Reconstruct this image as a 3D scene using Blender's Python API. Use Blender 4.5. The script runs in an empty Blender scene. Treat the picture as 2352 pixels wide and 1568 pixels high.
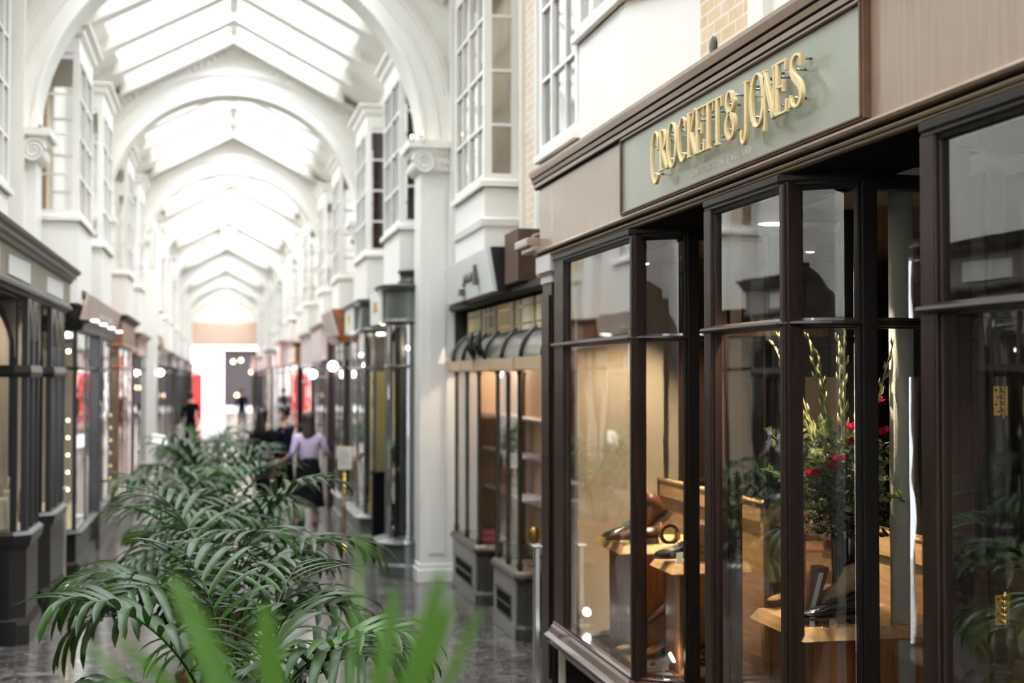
import bpy, bmesh, math, random
from mathutils import Vector, Matrix
R_ = random.Random(7)
PI = math.pi
C = bpy.context.scene.collection
S = bpy.context.scene

# ------------------------------------------------------------------ materials
def lin(c):
    return tuple(((v/255)/12.92 if v/255 <= .04045 else ((v/255+.055)/1.055)**2.4) for v in c)
MATS = {}
def mat(name, rgb, rough=.5, metal=0, var=.0, vscale=6, bump=0, bscale=40, coat=0, spec=.5, stretch=None, rgb2=None, emit=None, estr=0, trans=0):
    if name in MATS: return MATS[name]
    m = bpy.data.materials.new(name); m.use_nodes = True
    nt = m.node_tree; N = nt.nodes; Lk = nt.links
    b = N['Principled BSDF']
    c = lin(rgb)
    b.inputs['Base Color'].default_value = (*c, 1)
    b.inputs['Roughness'].default_value = rough
    b.inputs['Metallic'].default_value = metal
    b.inputs['Specular IOR Level'].default_value = spec
    b.inputs['Coat Weight'].default_value = coat
    b.inputs['Coat Roughness'].default_value = .12
    if emit:
        b.inputs['Emission Color'].default_value = (*lin(emit), 1); b.inputs['Emission Strength'].default_value = estr
    if var or bump:
        tc = N.new('ShaderNodeTexCoord'); mp = N.new('ShaderNodeMapping'); Lk.new(tc.outputs['Object'], mp.inputs[0])
        if stretch: mp.inputs['Scale'].default_value = stretch
    if var:
        no = N.new('ShaderNodeTexNoise'); no.inputs['Scale'].default_value = vscale; no.inputs['Detail'].default_value = 6
        Lk.new(mp.outputs[0], no.inputs['Vector'])
        r = N.new('ShaderNodeValToRGB'); r.color_ramp.elements[0].position = .3; r.color_ramp.elements[1].position = .7
        c2 = lin(rgb2) if rgb2 else tuple(min(1, v*(1+var)) for v in c)
        c1 = c if rgb2 else tuple(v*(1-var) for v in c)
        r.color_ramp.elements[0].color = (*c1, 1); r.color_ramp.elements[1].color = (*c2, 1)
        Lk.new(no.outputs['Fac'], r.inputs[0]); Lk.new(r.outputs[0], b.inputs['Base Color'])
    if bump:
        n2 = N.new('ShaderNodeTexNoise'); n2.inputs['Scale'].default_value = bscale; n2.inputs['Detail'].default_value = 4
        Lk.new(mp.outputs[0], n2.inputs['Vector'])
        bp = N.new('ShaderNodeBump'); bp.inputs['Strength'].default_value = bump; bp.inputs['Distance'].default_value = .01
        Lk.new(n2.outputs['Fac'], bp.inputs['Height']); Lk.new(bp.outputs[0], b.inputs['Normal'])
    if trans:
        tr = N.new('ShaderNodeBsdfTranslucent'); tr.inputs[0].default_value = (c[0]*1.8, c[1]*1.9, c[2]*.9, 1)
        mx = N.new('ShaderNodeMixShader'); mx.inputs[0].default_value = trans
        out = N['Material Output']
        Lk.new(b.outputs[0], mx.inputs[1]); Lk.new(tr.outputs[0], mx.inputs[2]); Lk.new(mx.outputs[0], out.inputs[0])
    MATS[name] = m
    return m
def glass(name, ior=1.75, wave=0.0, tint=(1, 1, 1), wscale=3):
    if name in MATS: return MATS[name]
    m = bpy.data.materials.new(name); m.use_nodes = True
    nt = m.node_tree; N = nt.nodes; Lk = nt.links; N.remove(N['Principled BSDF'])
    t = N.new('ShaderNodeBsdfTransparent'); t.inputs[0].default_value = (*tint, 1)
    g = N.new('ShaderNodeBsdfGlossy'); g.inputs['Roughness'].default_value = 0.0; g.inputs[0].default_value = (1, 1, 1, 1)
    f = N.new('ShaderNodeFresnel'); f.inputs['IOR'].default_value = ior
    mx = N.new('ShaderNodeMixShader')
    a1 = N.new('ShaderNodeMath'); a1.operation = 'ADD'; a1.inputs[1].default_value = 1; Lk.new(f.outputs[0], a1.inputs[0])
    a2 = N.new('ShaderNodeMath'); a2.operation = 'DIVIDE'; Lk.new(f.outputs[0], a2.inputs[0]); Lk.new(a1.outputs[0], a2.inputs[1])
    a3 = N.new('ShaderNodeMath'); a3.operation = 'MULTIPLY'; a3.inputs[1].default_value = 2; a3.use_clamp = True; Lk.new(a2.outputs[0], a3.inputs[0])
    Lk.new(a3.outputs[0], mx.inputs[0]); Lk.new(t.outputs[0], mx.inputs[1]); Lk.new(g.outputs[0], mx.inputs[2])
    Lk.new(mx.outputs[0], N['Material Output'].inputs[0])
    if wave:
        tc = N.new('ShaderNodeTexCoord'); n2 = N.new('ShaderNodeTexNoise'); n2.inputs['Scale'].default_value = wscale; n2.inputs['Detail'].default_value = 1
        Lk.new(tc.outputs['Object'], n2.inputs['Vector'])
        bp = N.new('ShaderNodeBump'); bp.inputs['Strength'].default_value = wave; bp.inputs['Distance'].default_value = .02
        Lk.new(n2.outputs['Fac'], bp.inputs['Height']); Lk.new(bp.outputs[0], g.inputs['Normal'])
    MATS[name] = m
    return m
def marble():
    m = bpy.data.materials.new('floor_marble'); m.use_nodes = True
    nt = m.node_tree; N = nt.nodes; Lk = nt.links; b = N['Principled BSDF']
    tc = N.new('ShaderNodeTexCoord'); mp = N.new('ShaderNodeMapping'); mp.inputs['Scale'].default_value = (.75, 3.2, 1)
    Lk.new(tc.outputs['Object'], mp.inputs[0])
    n1 = N.new('ShaderNodeTexNoise'); n1.inputs['Scale'].default_value = 2.2; n1.inputs['Detail'].default_value = 9; n1.inputs['Distortion'].default_value = 1.4; n1.inputs['Roughness'].default_value = .62
    Lk.new(mp.outputs[0], n1.inputs['Vector'])
    r = N.new('ShaderNodeValToRGB'); e = r.color_ramp.elements
    e[0].position = .32; e[0].color = (*lin((26, 28, 31)), 1); e[1].position = .74; e[1].color = (*lin((140, 133, 126)), 1)
    k = e.new(.5); k.color = (*lin((62, 61, 61)), 1); k = e.new(.62); k.color = (*lin((94, 87, 82)), 1)
    Lk.new(n1.outputs['Fac'], r.inputs[0])
    n2 = N.new('ShaderNodeTexNoise'); n2.inputs['Scale'].default_value = 3.4; n2.inputs['Detail'].default_value = 5; n2.inputs['Distortion'].default_value = 2.5
    Lk.new(mp.outputs[0], n2.inputs['Vector'])
    v = N.new('ShaderNodeValToRGB'); ve = v.color_ramp.elements
    ve[0].position = .485; ve[0].color = (0, 0, 0, 1); ve[1].position = .515; ve[1].color = (0, 0, 0, 1); q = ve.new(.5); q.color = (1, 1, 1, 1)
    Lk.new(n2.outputs['Fac'], v.inputs[0])
    mx = N.new('ShaderNodeMix'); mx.data_type = 'RGBA'; Lk.new(v.outputs[0], mx.inputs[0]); Lk.new(r.outputs[0], mx.inputs[6]); mx.inputs[7].default_value = (*lin((205, 192, 182)), 1)
    br = N.new('ShaderNodeTexBrick'); br.offset = 0; br.inputs['Scale'].default_value = 1; br.inputs['Mortar Size'].default_value = .004
    br.inputs['Brick Width'].default_value = .6; br.inputs['Row Height'].default_value = .6
    br.inputs['Color1'].default_value = (1, 1, 1, 1); br.inputs['Color2'].default_value = (.8, .8, .8, 1); br.inputs['Mortar'].default_value = (.25, .25, .25, 1)
    Lk.new(tc.outputs['Object'], br.inputs['Vector'])
    m2 = N.new('ShaderNodeMix'); m2.data_type = 'RGBA'; m2.blend_type = 'MULTIPLY'; m2.inputs[0].default_value = 1
    Lk.new(mx.outputs[2], m2.inputs[6]); Lk.new(br.outputs['Color'], m2.inputs[7]); Lk.new(m2.outputs[2], b.inputs['Base Color'])
    b.inputs['Roughness'].default_value = .16
    n3 = N.new('ShaderNodeTexNoise'); n3.inputs['Scale'].default_value = 1.6; Lk.new(tc.outputs['Object'], n3.inputs['Vector'])
    bp = N.new('ShaderNodeBump'); bp.inputs['Strength'].default_value = .12; bp.inputs['Distance'].default_value = .02
    Lk.new(n3.outputs['Fac'], bp.inputs['Height']); Lk.new(bp.outputs[0], b.inputs['Normal'])
    return m
def bricks(name, c1, c2, mort):
    m = bpy.data.materials.new(name); m.use_nodes = True
    nt = m.node_tree; N = nt.nodes; Lk = nt.links; b = N['Principled BSDF']
    tc = N.new('ShaderNodeTexCoord'); sx = N.new('ShaderNodeSeparateXYZ'); cx = N.new('ShaderNodeCombineXYZ')
    Lk.new(tc.outputs['Object'], sx.inputs[0]); Lk.new(sx.outputs[1], cx.inputs[0]); Lk.new(sx.outputs[2], cx.inputs[1])
    br = N.new('ShaderNodeTexBrick'); br.inputs['Scale'].default_value = 1; br.inputs['Brick Width'].default_value = .215; br.inputs['Row Height'].default_value = .072
    br.inputs['Mortar Size'].default_value = .007; br.inputs['Color1'].default_value = (*lin(c1), 1); br.inputs['Color2'].default_value = (*lin(c2), 1); br.inputs['Mortar'].default_value = (*lin(mort), 1)
    Lk.new(cx.outputs[0], br.inputs['Vector'])
    no = N.new('ShaderNodeTexNoise'); no.inputs['Scale'].default_value = 9; Lk.new(tc.outputs['Object'], no.inputs['Vector'])
    mx = N.new('ShaderNodeMix'); mx.data_type = 'RGBA'; mx.blend_type = 'OVERLAY'; mx.inputs[0].default_value = .22
    Lk.new(br.outputs['Color'], mx.inputs[6]); Lk.new(no.outputs['Fac'], mx.inputs[7]); Lk.new(mx.outputs[2], b.inputs['Base Color'])
    b.inputs['Roughness'].default_value = .85
    MATS[name] = m
    return m

M_white = mat('cream_paint', (231, 228, 220), .55, var=.03, vscale=2.5)
M_whiteg = mat('gloss_white_paint', (235, 232, 225), .35, var=.02, vscale=3)
M_wood = mat('varnished_mahogany', (38, 23, 16), .36, var=.4, vscale=5, stretch=(8, 8, .6), coat=.06, spec=.25, bump=.08, bscale=60)
M_woodf = mat('weathered_mahogany_board', (150, 124, 103), .34, var=.12, vscale=7, stretch=(1, 6, .35), coat=1.0, bump=.06, bscale=120)
M_woodd = mat('dark_mahogany', (24, 18, 16), .4, var=.3, vscale=6, stretch=(6, 6, .6), spec=.3)
M_edge = mat('rubbed_mahogany_edge', (98, 66, 48), .4, var=.3, vscale=14, coat=.3)
M_soffit = mat('dark_soffit_and_shade', (32, 30, 29), .9, spec=.03)
M_sign = mat('sage_green_sign_paint', (148, 152, 134), .36, var=.08, vscale=3, bump=.15, bscale=150, coat=.8)
M_letter = mat('cream_gilt', (226, 200, 146), .38, var=.08, vscale=40, coat=.2)
M_letters = mat('faded_gilt', (232, 216, 200), .6)
M_steel = mat('brushed_steel', (190, 190, 188), .25, 1)
M_brass = mat('polished_brass', (214, 178, 92), .2, 1)
M_bronze = mat('aged_bronze', (92, 86, 76), .32, .8, var=.3, vscale=12)
M_oak = mat('light_oak', (224, 180, 124), .45, var=.22, vscale=5, stretch=(9, 1, 9), coat=.15)
M_oakd = mat('amber_oak', (176, 114, 60), .45, var=.3, vscale=5, stretch=(9, 9, 1), coat=.15)
M_creamw = mat('beige_wall_paint', (214, 196, 168), .7, var=.04)
M_dark = mat('near_black_paint', (26, 25, 26), .35, coat=.2)
M_darki = mat('dark_interior', (38, 32, 28), .6)
M_browni = mat('brown_interior_panel', (72, 50, 36), .5, var=.3, vscale=4, stretch=(5, 5, .6))
M_riser = mat('cream_riser_paint', (204, 196, 172), .45, var=.05)
M_pole = mat('pale_olive_paint', (238, 236, 212), .45, bump=.2, bscale=60)
M_grey = mat('grey_green_paint', (76, 80, 75), .35, coat=.3)
M_greyl = mat('pale_grey_sign', (226, 227, 221), .4)
M_stone = mat('granite_riser', (62, 60, 54), .35, var=.5, vscale=30)
M_stonel = mat('polished_grey_stone', (124, 122, 112), .3, var=.15, vscale=9)
M_olive = mat('olive_fascia_paint', (136, 130, 112), .5, var=.12, vscale=4)
M_umber = mat('umber_moulding', (66, 59, 52), .4, var=.2, vscale=4)
M_glass = glass('old_crown_glass', 1.72, .05, wscale=2.2)
M_glassn = glass('shop_glass', 1.5, .06)
M_glassr = glass('skylight_glass', 1.2, 0, (.96, .98, 1))
M_leaf = mat('palm_leaf', (22, 42, 17), .34, var=.5, vscale=3, rgb2=(54, 84, 28), trans=.22, spec=.36)
M_leafm = mat('young_palm_leaf', (46, 80, 24), .36, var=.5, vscale=3, rgb2=(86, 124, 40), trans=.35)
M_leafb = mat('bright_palm_leaf', (78, 114, 44), .45, var=.3, vscale=6, trans=.3)
M_stem = mat('palm_stem', (66, 92, 48), .5, var=.2)
M_terr = mat('terracotta', (176, 128, 92), .8, var=.15)
M_soil = mat('potting_soil', (44, 34, 27), .95, var=.4, vscale=40)
M_bulb = mat('lit_bulb', (255, 240, 214), .5, emit=(255, 214, 150), estr=6)
M_bulbw = mat('lit_white_lamp', (255, 255, 250), .5, emit=(255, 246, 232), estr=9)
M_red = mat('signal_red_paint', (208, 34, 38), .35, coat=.3)
M_skin = mat('skin_tone', (198, 150, 124), .5)
M_hair = mat('dark_brown_hair', (34, 25, 22), .45)
M_black = mat('black_cloth', (17, 17, 20), .9, spec=.1)
M_navy = mat('navy_cloth', (24, 27, 44), .9, spec=.1)
M_lilac = mat('lilac_cloth', (186, 172, 204), .8)
M_mask = mat('pale_mask_cloth', (214, 224, 230), .8)

# ------------------------------------------------------------------ mesh building
class MB:
    def __init__(s): s.v = []; s.f = []; s.smooth = []
    def add(s, vs, fs, smooth=False):
        o = len(s.v); s.v += [tuple(v) for v in vs]; s.f += [tuple(i+o for i in f) for f in fs]; s.smooth += [smooth]*len(fs)
        return s
    def box(s, x0, x1, y0, y1, z0, z1):
        if x0 > x1: x0, x1 = x1, x0
        if y0 > y1: y0, y1 = y1, y0
        if z0 > z1: z0, z1 = z1, z0
        return s.add([(x0,y0,z0),(x1,y0,z0),(x1,y1,z0),(x0,y1,z0),(x0,y0,z1),(x1,y0,z1),(x1,y1,z1),(x0,y1,z1)],
                     [(0,3,2,1),(4,5,6,7),(0,1,5,4),(1,2,6,5),(2,3,7,6),(3,0,4,7)])
    def hexa(s, b, t):            # two quads
        return s.add(b+t, [(3,2,1,0),(4,5,6,7),(0,1,5,4),(1,2,6,5),(2,3,7,6),(3,0,4,7)])
    def obox(s, c, ax, ay, az):   # oriented box, half vectors
        c = Vector(c); ax = Vector(ax); ay = Vector(ay); az = Vector(az)
        return s.hexa([c-ax-ay-az, c+ax-ay-az, c+ax+ay-az, c-ax+ay-az], [c-ax-ay+az, c+ax-ay+az, c+ax+ay+az, c-ax+ay+az])
    def poly(s, pts, vec):        # prism: polygon pts extruded by vec
        n = len(pts); v = Vector(vec); a = [Vector(p) for p in pts]
        return s.add(a+[p+v for p in a], [tuple(range(n)), tuple(range(2*n-1, n-1, -1))]+[(i, i+n, (i+1)%n+n, (i+1)%n) for i in range(n)])
    def quad(s, a, b, c, d): return s.add([a,b,c,d], [(0,1,2,3)])
    def lathe(s, prof, c=(0,0,0), n=24, smooth=True):   # prof (r, z)
        vs = []; fs = []
        for r, z in prof:
            for i in range(n):
                a = 2*PI*i/n; vs.append((c[0]+r*math.cos(a), c[1]+r*math.sin(a), c[2]+z))
        for j in range(len(prof)-1):
            for i in range(n):
                fs.append((j*n+i, j*n+(i+1)%n, (j+1)*n+(i+1)%n, (j+1)*n+i))
        fs.append(tuple(range(n-1, -1, -1))); fs.append(tuple((len(prof)-1)*n+i for i in range(n)))
        return s.add(vs, fs, smooth)
    def tube(s, pts, r, n=8, closed=False, smooth=True):
        pts = [Vector(p) for p in pts]; k = len(pts)
        rr = r if isinstance(r, (list, tuple)) else [r]*k
        vs = []; up = None
        for i, p in enumerate(pts):
            if closed: d = pts[(i+1)%k]-pts[i-1]
            else: d = pts[min(i+1,k-1)]-pts[max(i-1,0)]
            if d.length < 1e-9: d = Vector((0,0,1))
            d.normalize()
            if up is None:
                up = Vector((0,0,1)) if abs(d.z) < .9 else Vector((1,0,0))
            a = d.cross(up)
            if a.length < 1e-6: a = d.cross(Vector((0,1,0)))
            a.normalize(); b = a.cross(d).normalized(); up = b
            for j in range(n):
                t = 2*PI*j/n; vs.append(p+(a*math.cos(t)+b*math.sin(t))*rr[i])
        fs = []
        for i in range(k if closed else k-1):
            for j in range(n):
                fs.append((i*n+j, i*n+(j+1)%n, ((i+1)%k)*n+(j+1)%n, ((i+1)%k)*n+j))
        if not closed: fs += [tuple(range(n-1,-1,-1)), tuple((k-1)*n+j for j in range(n))]
        return s.add(vs, fs, smooth)
    def ball(s, c, r, n=12, sc=(1,1,1)):
        m = n//2; prof = [(max(1e-4, math.sin(PI*i/m))*1.0, -math.cos(PI*i/m)) for i in range(m+1)]
        vs = []; fs = []
        for a, z in prof:
            for i in range(n):
                t = 2*PI*i/n; vs.append((c[0]+r*sc[0]*a*math.cos(t), c[1]+r*sc[1]*a*math.sin(t), c[2]+r*sc[2]*z))
        for j in range(m):
            for i in range(n): fs.append((j*n+i, j*n+(i+1)%n, (j+1)*n+(i+1)%n, (j+1)*n+i))
        return s.add(vs, fs, True)
    def sweep(s, path, prof, side=1, closed_ends=True):
        """prof: closed outline [(out, z)] carried along plan path; out points to the corridor."""
        P = [Vector((p[0], p[1])) for p in path]; n = len(P); m = len(prof); vs = []
        def nor(d): return Vector((d.y, -d.x)) if side > 0 else Vector((-d.y, d.x))
        for i in range(n):
            if i == 0: o = nor((P[1]-P[0]).normalized())
            elif i == n-1: o = nor((P[-1]-P[-2]).normalized())
            else:
                a = nor((P[i]-P[i-1]).normalized()); b = nor((P[i+1]-P[i]).normalized()); o = a+b
                o = o/max(.35, o.length_squared/2) if o.length > 1e-6 else a
            for q, z in prof: vs.append((P[i].x+o.x*q, P[i].y+o.y*q, z))
        fs = []
        for i in range(n-1):
            for j in range(m): fs.append((i*m+j, i*m+(j+1)%m, (i+1)*m+(j+1)%m, (i+1)*m+j))
        if closed_ends: fs += [tuple(range(m)), tuple((n-1)*m+j for j in range(m-1,-1,-1))]
        return s.add(vs, fs)
    def build(s, name, m, parent=None, bevel=0, smooth=None, segs=2):
        me = bpy.data.meshes.new(name); me.from_pydata([tuple(v) for v in s.v], [], s.f)
        for p, q in zip(me.polygons, s.smooth): p.use_smooth = q if smooth is None else smooth
        b = bmesh.new(); b.from_mesh(me); bmesh.ops.recalc_face_normals(b, faces=b.faces); b.to_mesh(me); b.free()
        me.materials.append(m)
        o = bpy.data.objects.new(name, me); C.objects.link(o)
        if parent:
            o.parent = parent; o.matrix_parent_inverse = parent.matrix_basis.inverted() if not getattr(s, 'local', False) else Matrix.Identity(4)
        if bevel:
            md = o.modifiers.new('bevel', 'BEVEL'); md.width = bevel; md.segments = segs; md.limit_method = 'ANGLE'; md.angle_limit = .7
            md.harden_normals = False
        return o
def weld(o):
    b = bmesh.new(); b.from_mesh(o.data); bmesh.ops.remove_doubles(b, verts=b.verts, dist=1e-4)
    for e in b.edges:
        if len(e.link_faces) == 2 and e.calc_face_angle(0) > .45: e.smooth = False
    b.to_mesh(o.data); b.free()
def empty(name, loc, rz=0):
    o = bpy.data.objects.new(name, None); C.objects.link(o); o.location = loc; o.rotation_euler = (0,0,rz); o.empty_display_size = .1
    return o
def tag(o, label=None, cat=None, group=None, kind=None):
    if label: o['label'] = label
    if cat: o['category'] = cat
    if group: o['group'] = group
    if kind: o['kind'] = kind
    return o
def thing(name, label, cat, loc, group=None, rz=0): return tag(empty(name, loc, rz), label, cat, group)
def struct(o, label=None): o['kind'] = 'structure'; (o.__setitem__('label', label) if label else None); return o
def copytree(o, parent=None):
    c = o.copy(); C.objects.link(c)
    if parent: c.parent = parent
    for ch in list(o.children): copytree(ch, c)
    return c
def mbl(): m = MB(); m.local = True; return m

# ------------------------------------------------------------------ the hall
YS, YE = -20.0, 90.0
AX = lambda y: .13 + .14*min(1, max(0, (y-15.2)/17))     # the arcade's axis
m = MB(); m.box(-3.2, 6.6, YS-3, YE+.6, -.1, 0)
struct(m.build('floor', marble()), 'polished grey marble floor of the arcade')

M_brickR = bricks('yellow_pink_brick', (208, 182, 138), (216, 188, 160), (222, 210, 194))
M_brickP = bricks('pale_brick', (222, 204, 184), (214, 190, 164), (232, 224, 212))

# upper walls: right near X=2.6 (to 15.2), right far X=2.42; left near X=-2.3, left far -1.95
ZU = 2.98
m = MB()
m.box(2.6, 3.0, YS, 15.0, ZU, 6.6)
m.box(2.42, 3.0, 15.0, YE, ZU, 6.6)
m.box(3.25, 3.4, 9.5, YE, 0, ZU); m.box(2.7, 3.4, 9.5, YE, ZU-.1, ZU)
# pilaster strips on the near upper wall
for a, b in ((14.0, 14.4), (12.02, 12.10), (11.42, 11.5), (10.35, 10.95), (6.42, 6.62), (5.6, 5.75), (4.9, 5.05)):
    m.box(2.55, 2.6, a, b, ZU, 6.6)
m.box(2.5, 2.6, YS, 15, 6.25, 6.4)
wr = struct(m.build('wall_right', M_white), 'cream upper wall above the shops on the sign side')
m = MB(); m.box(2.3, 2.6, YS, 1.5, 0, ZU)
for i in range(12): m.box(2.26, 2.3, YS+i*1.8, YS+i*1.8+.3, 0, ZU)
struct(m.build('wall_lower_right', M_browni), 'brown panelled ground-floor wall behind the camera')
m = MB(); m.box(2.585, 2.6, 6.62, 7.44, 3.5, 6.25); m.build('brick_panel', M_brickR, wr)
m = MB(); m.box(2.585, 2.6, 11.5, 12.02, 3.0, 6.25); m.box(2.585, 2.6, 12.10, 12.30, 3.0, 6.25); m.build('brick_panel', M_brickP, wr)
m = MB()
m.box(-3.0, -2.3, YS, 15.0, 3.0, 6.6); m.box(-3.0, -1.95, 15.0, YE, ZU, 6.6)
m.box(-3.2, -3.0, YS, YE, 0, 3.0); m.box(-3.1, -2.2, YS, YE, ZU-.1, ZU)
wl = struct(m.build('wall_left', M_white), 'cream upper wall above the shops opposite the sign')
m = MB(); m.box(-2.3, -1.75, YS, 8.1, 0, 3.0)
for i in range(15): m.box(-1.75, -1.7, YS+i*1.85, YS+i*1.85+.35, 0, 3.0)
m.build('lower_panelling', M_darki, wl)

# roof: solid sloping soffits with glazed panels between chevron ribs
def roofz(d): return 7.69 - .526*abs(d)
ARCH = [15.2, 23.2, 32.2, 40.2, 50.0, 60.0, 72.0, 82.0]
cm = MB(); rib = MB()
seg = [YS]+ARCH+[YE]
for a, b in zip(seg[:-1], seg[1:]):
    for sg in (-1, 1):
        p = []
        for y in (a, b):
            c = AX(y)
            for d in (1.66, 3.1): p.append((c+sg*d, y, roofz(d)))
        lo = [p[0], p[1], p[3], p[2]]
        cm.hexa([Vector(q) for q in lo], [Vector(q)+Vector((0,0,.3)) for q in lo])
    span = b-a; n = max(2, round(span/1.72)); pit = span/n
    for i in range(n+1):
        y = min(max(a+i*pit, a+.15), b-.15); c = AX(y)
        for sg in (-1, 1):
            q = [(c, roofz(0)-.17), (c+sg*1.75, roofz(1.75)-.17), (c+sg*1.7, roofz(1.7)+.2), (c, roofz(0)+.2)]
            rib.poly([(u, y-.15, w) for u, w in q], (0, .3, 0))
    for i in range(n):
        pass
    for sg in (-1, 1):
        for d in (.86,):
            rib.poly([(AX(a)+sg*(d-.012), a, roofz(d)+.1), (AX(a)+sg*(d+.012), a, roofz(d)+.1), (AX(a)+sg*(d+.012), a, roofz(d)+.14), (AX(a)+sg*(d-.012), a, roofz(d)+.14)], (AX(b)-AX(a), b-a, 0))
    rib.poly([(AX(a)-.06, a, roofz(0)-.02), (AX(a)+.06, a, roofz(0)-.02), (AX(a)+.06, a, roofz(0)+.2), (AX(a)-.06, a, roofz(0)+.2)], (AX(b)-AX(a), b-a, 0))
ce = struct(cm.build('ceiling', M_white), 'sloping plaster ceiling under the glazed roof')
rib.build('chevron_rib', M_white, ce)
for k, (a, b) in enumerate(zip(seg[:-1], seg[1:])):
    g = MB()
    for sg in (-1, 1):
        g.quad((AX(a), a, roofz(0)+.16), (AX(b), b, roofz(0)+.16), (AX(b)+sg*1.68, b, roofz(1.68)+.16), (AX(a)+sg*1.68, a, roofz(1.68)+.16))
    struct(g.build('window_%d' % (k+1), M_glassr), 'pitched glazed rooflight')

# arches
def arch(y, r=1.98, T=.45, key=False, k=1):
    c = AX(y); zc = 4.74; n = 40; m = MB()
    W = 2.9
    xs = [-W]+[-r*math.cos(PI*i/n) for i in range(n+1)]+[W]
    lowv = lambda x: zc+math.sqrt(max(0, r*r-x*x)) if abs(x) <= r+1e-6 else 4.7
    top = lambda x: 7.60-.526*abs(x)
    col = []
    for x in [-W, -r]: col.append((x, 4.72, top(x)))
    for i in range(n+1):
        x = -r*math.cos(PI*i/n); col.append((x, lowv(x), top(x)))
    for x in [r, W]: col.append((x, 4.72, top(x)))
    for (xa, la, ta), (xb, lb, tb) in zip(col[:-1], col[1:]):
        if abs(xb-xa) < 1e-5:
            m.quad((c+xa, y, la), (c+xb, y, lb), (c+xb, y+T, lb), (c+xa, y+T, la)); continue
        m.quad((c+xa,y,la),(c+xb,y,lb),(c+xb,y,tb),(c+xa,y,ta)); m.quad((c+xa,y+T,la),(c+xa,y+T,ta),(c+xb,y+T,tb),(c+xb,y+T,lb))
        m.quad((c+xa,y,la),(c+xa,y+T,la),(c+xb,y+T,lb),(c+xb,y,lb)); m.quad((c+xa,y,ta),(c+xb,y,tb),(c+xb,y+T,tb),(c+xa,y+T,ta))
    root = m.build('trim_%d' % k, M_white); struct(root, 'plaster arch spanning the arcade')
    # archivolt mouldings on the face turned to the shopper
    a = MB()
    def ring(r0, r1, d):
        vs = []; fs = []; q = 48
        for i in range(q+1):
            t = PI*i/q; cs, sn = math.cos(t), math.sin(t)
            for rr, yy in ((r0, y+.01), (r0, y-d), (r1, y-d), (r1, y+.01)): vs.append((c+rr*cs, yy, zc+rr*sn))
        for i in range(q):
            for j in range(4): fs.append((i*4+j, i*4+(j+1)%4, i*4+4+(j+1)%4, i*4+4+j))
        fs += [(0,1,2,3), (q*4+3, q*4+2, q*4+1, q*4)]
        a.add(vs, fs)
    ring(r, r+.045, .075); ring(r+.045, r+.17, .045); ring(r+.17, r+.2, .06); ring(r+.2, r+.33, .035); ring(r+.33, r+.37, .07); ring(r+.37, r+.43, .04)
    a.build('archivolt', M_whiteg, root, bevel=.006)
    # dentils under the gable
    d = MB()
    for sg in (-1, 1):
        for i in range(24):
            x = sg*(.1+i*.1); z = top(x)-.14
            d.box(c+x-.025, c+x+.025, y-.07, y, z-.05, z+.02)
        p = [(c, y-.1, top(0)-.09), (c+sg*2.6, y-.1, top(2.6)-.09), (c+sg*2.6, y-.1, top(2.6)), (c, y-.1, top(0))]
        d.poly(p, (0, .1, 0))
    d.build('dentil_cornice', M_white, root)
    if key:
        kk = MB(); kk.poly([(c-.16, y-.16, zc+r-.05), (c+.16, y-.16, zc+r-.05), (c+.27, y-.16, zc+r+.55), (c-.27, y-.16, zc+r+.55)], (0, .16, 0)); kk.box(c-.32, c+.32, y-.2, y, zc+r+.55, zc+r+.64)
        kk.build('keystone', M_white, root, bevel=.02)
    # piers with Ionic capitals
    for sg in (-1, 1):
        xi = c+sg*r; xo = c+sg*W
        p = MB(); p.box(xi, xo, y-.02, y+T+.02, .12, 4.42)
        p.box(xi-sg*.03, xo, y-.05, y+T+.05, 0, .14)
        p.box(xi-sg*.012, xo, y-.03, y+T+.03, .14, .2)
        # raised centre of the shaft
        p.box(xi+sg*.09, xi+sg*.28, y-.035, y-.02, .3, 4.2)
        pier = p.build('pier', M_whiteg, root, bevel=.008)
        q = MB(); q.box(xi-sg*.15, xo, y-.16, y+T+.1, 4.66, 4.74); q.box(xi-sg*.10, xo, y-.1, y+T+.08, 4.60, 4.66); q.box(xi-sg*.0, xo, y-.07, y+T+.03, 4.42, 4.60)
        for i in range(12):
            yy = xi+sg*(.24+i*.05)
            q.ball((yy, y-.08, 4.50), .022, 6, (1, 1, 1.5))
        sp = []
        for i in range(44):
            t = i/43*2.6*2*PI; rr = .125*(1-i/43*.86)
            sp.append((xi+sg*(.02-math.cos(t)*rr), y-.12, 4.50+math.sin(t)*rr))
        q.tube(sp, [.02*(1-i/43*.4) for i in range(44)], 6)
        q.poly([(xi+sg*.02+.1*math.cos(2*PI*i/20), y-.11, 4.5+.1*math.sin(2*PI*i/20)) for i in range(20)], (0, T+.16, 0))
        q.build('capital', M_whiteg, pier)
    return root
for k, y in enumerate(ARCH): arch(y, key=(k == 4), k=k+1)

# far end: wall with the street opening
m = MB(); c = AX(90)
m.box(-3.2, c-2.35, YE, YE+.6, 0, 7.8); m.box(c+2.35, 4, YE, YE+.6, 0, 7.8); m.box(c-2.35, c+2.35, YE, YE+.6, 4.6, 7.8)
ew = struct(m.build('wall_far', M_white), 'end wall of the arcade with the opening to the street')
m = MB(); m.box(c-2.35, c+2.35, YE-.3, YE, 4.15, 5.6); m.build('lintel', mat('pinkish_stone', (206, 176, 158), .7), ew)

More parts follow.
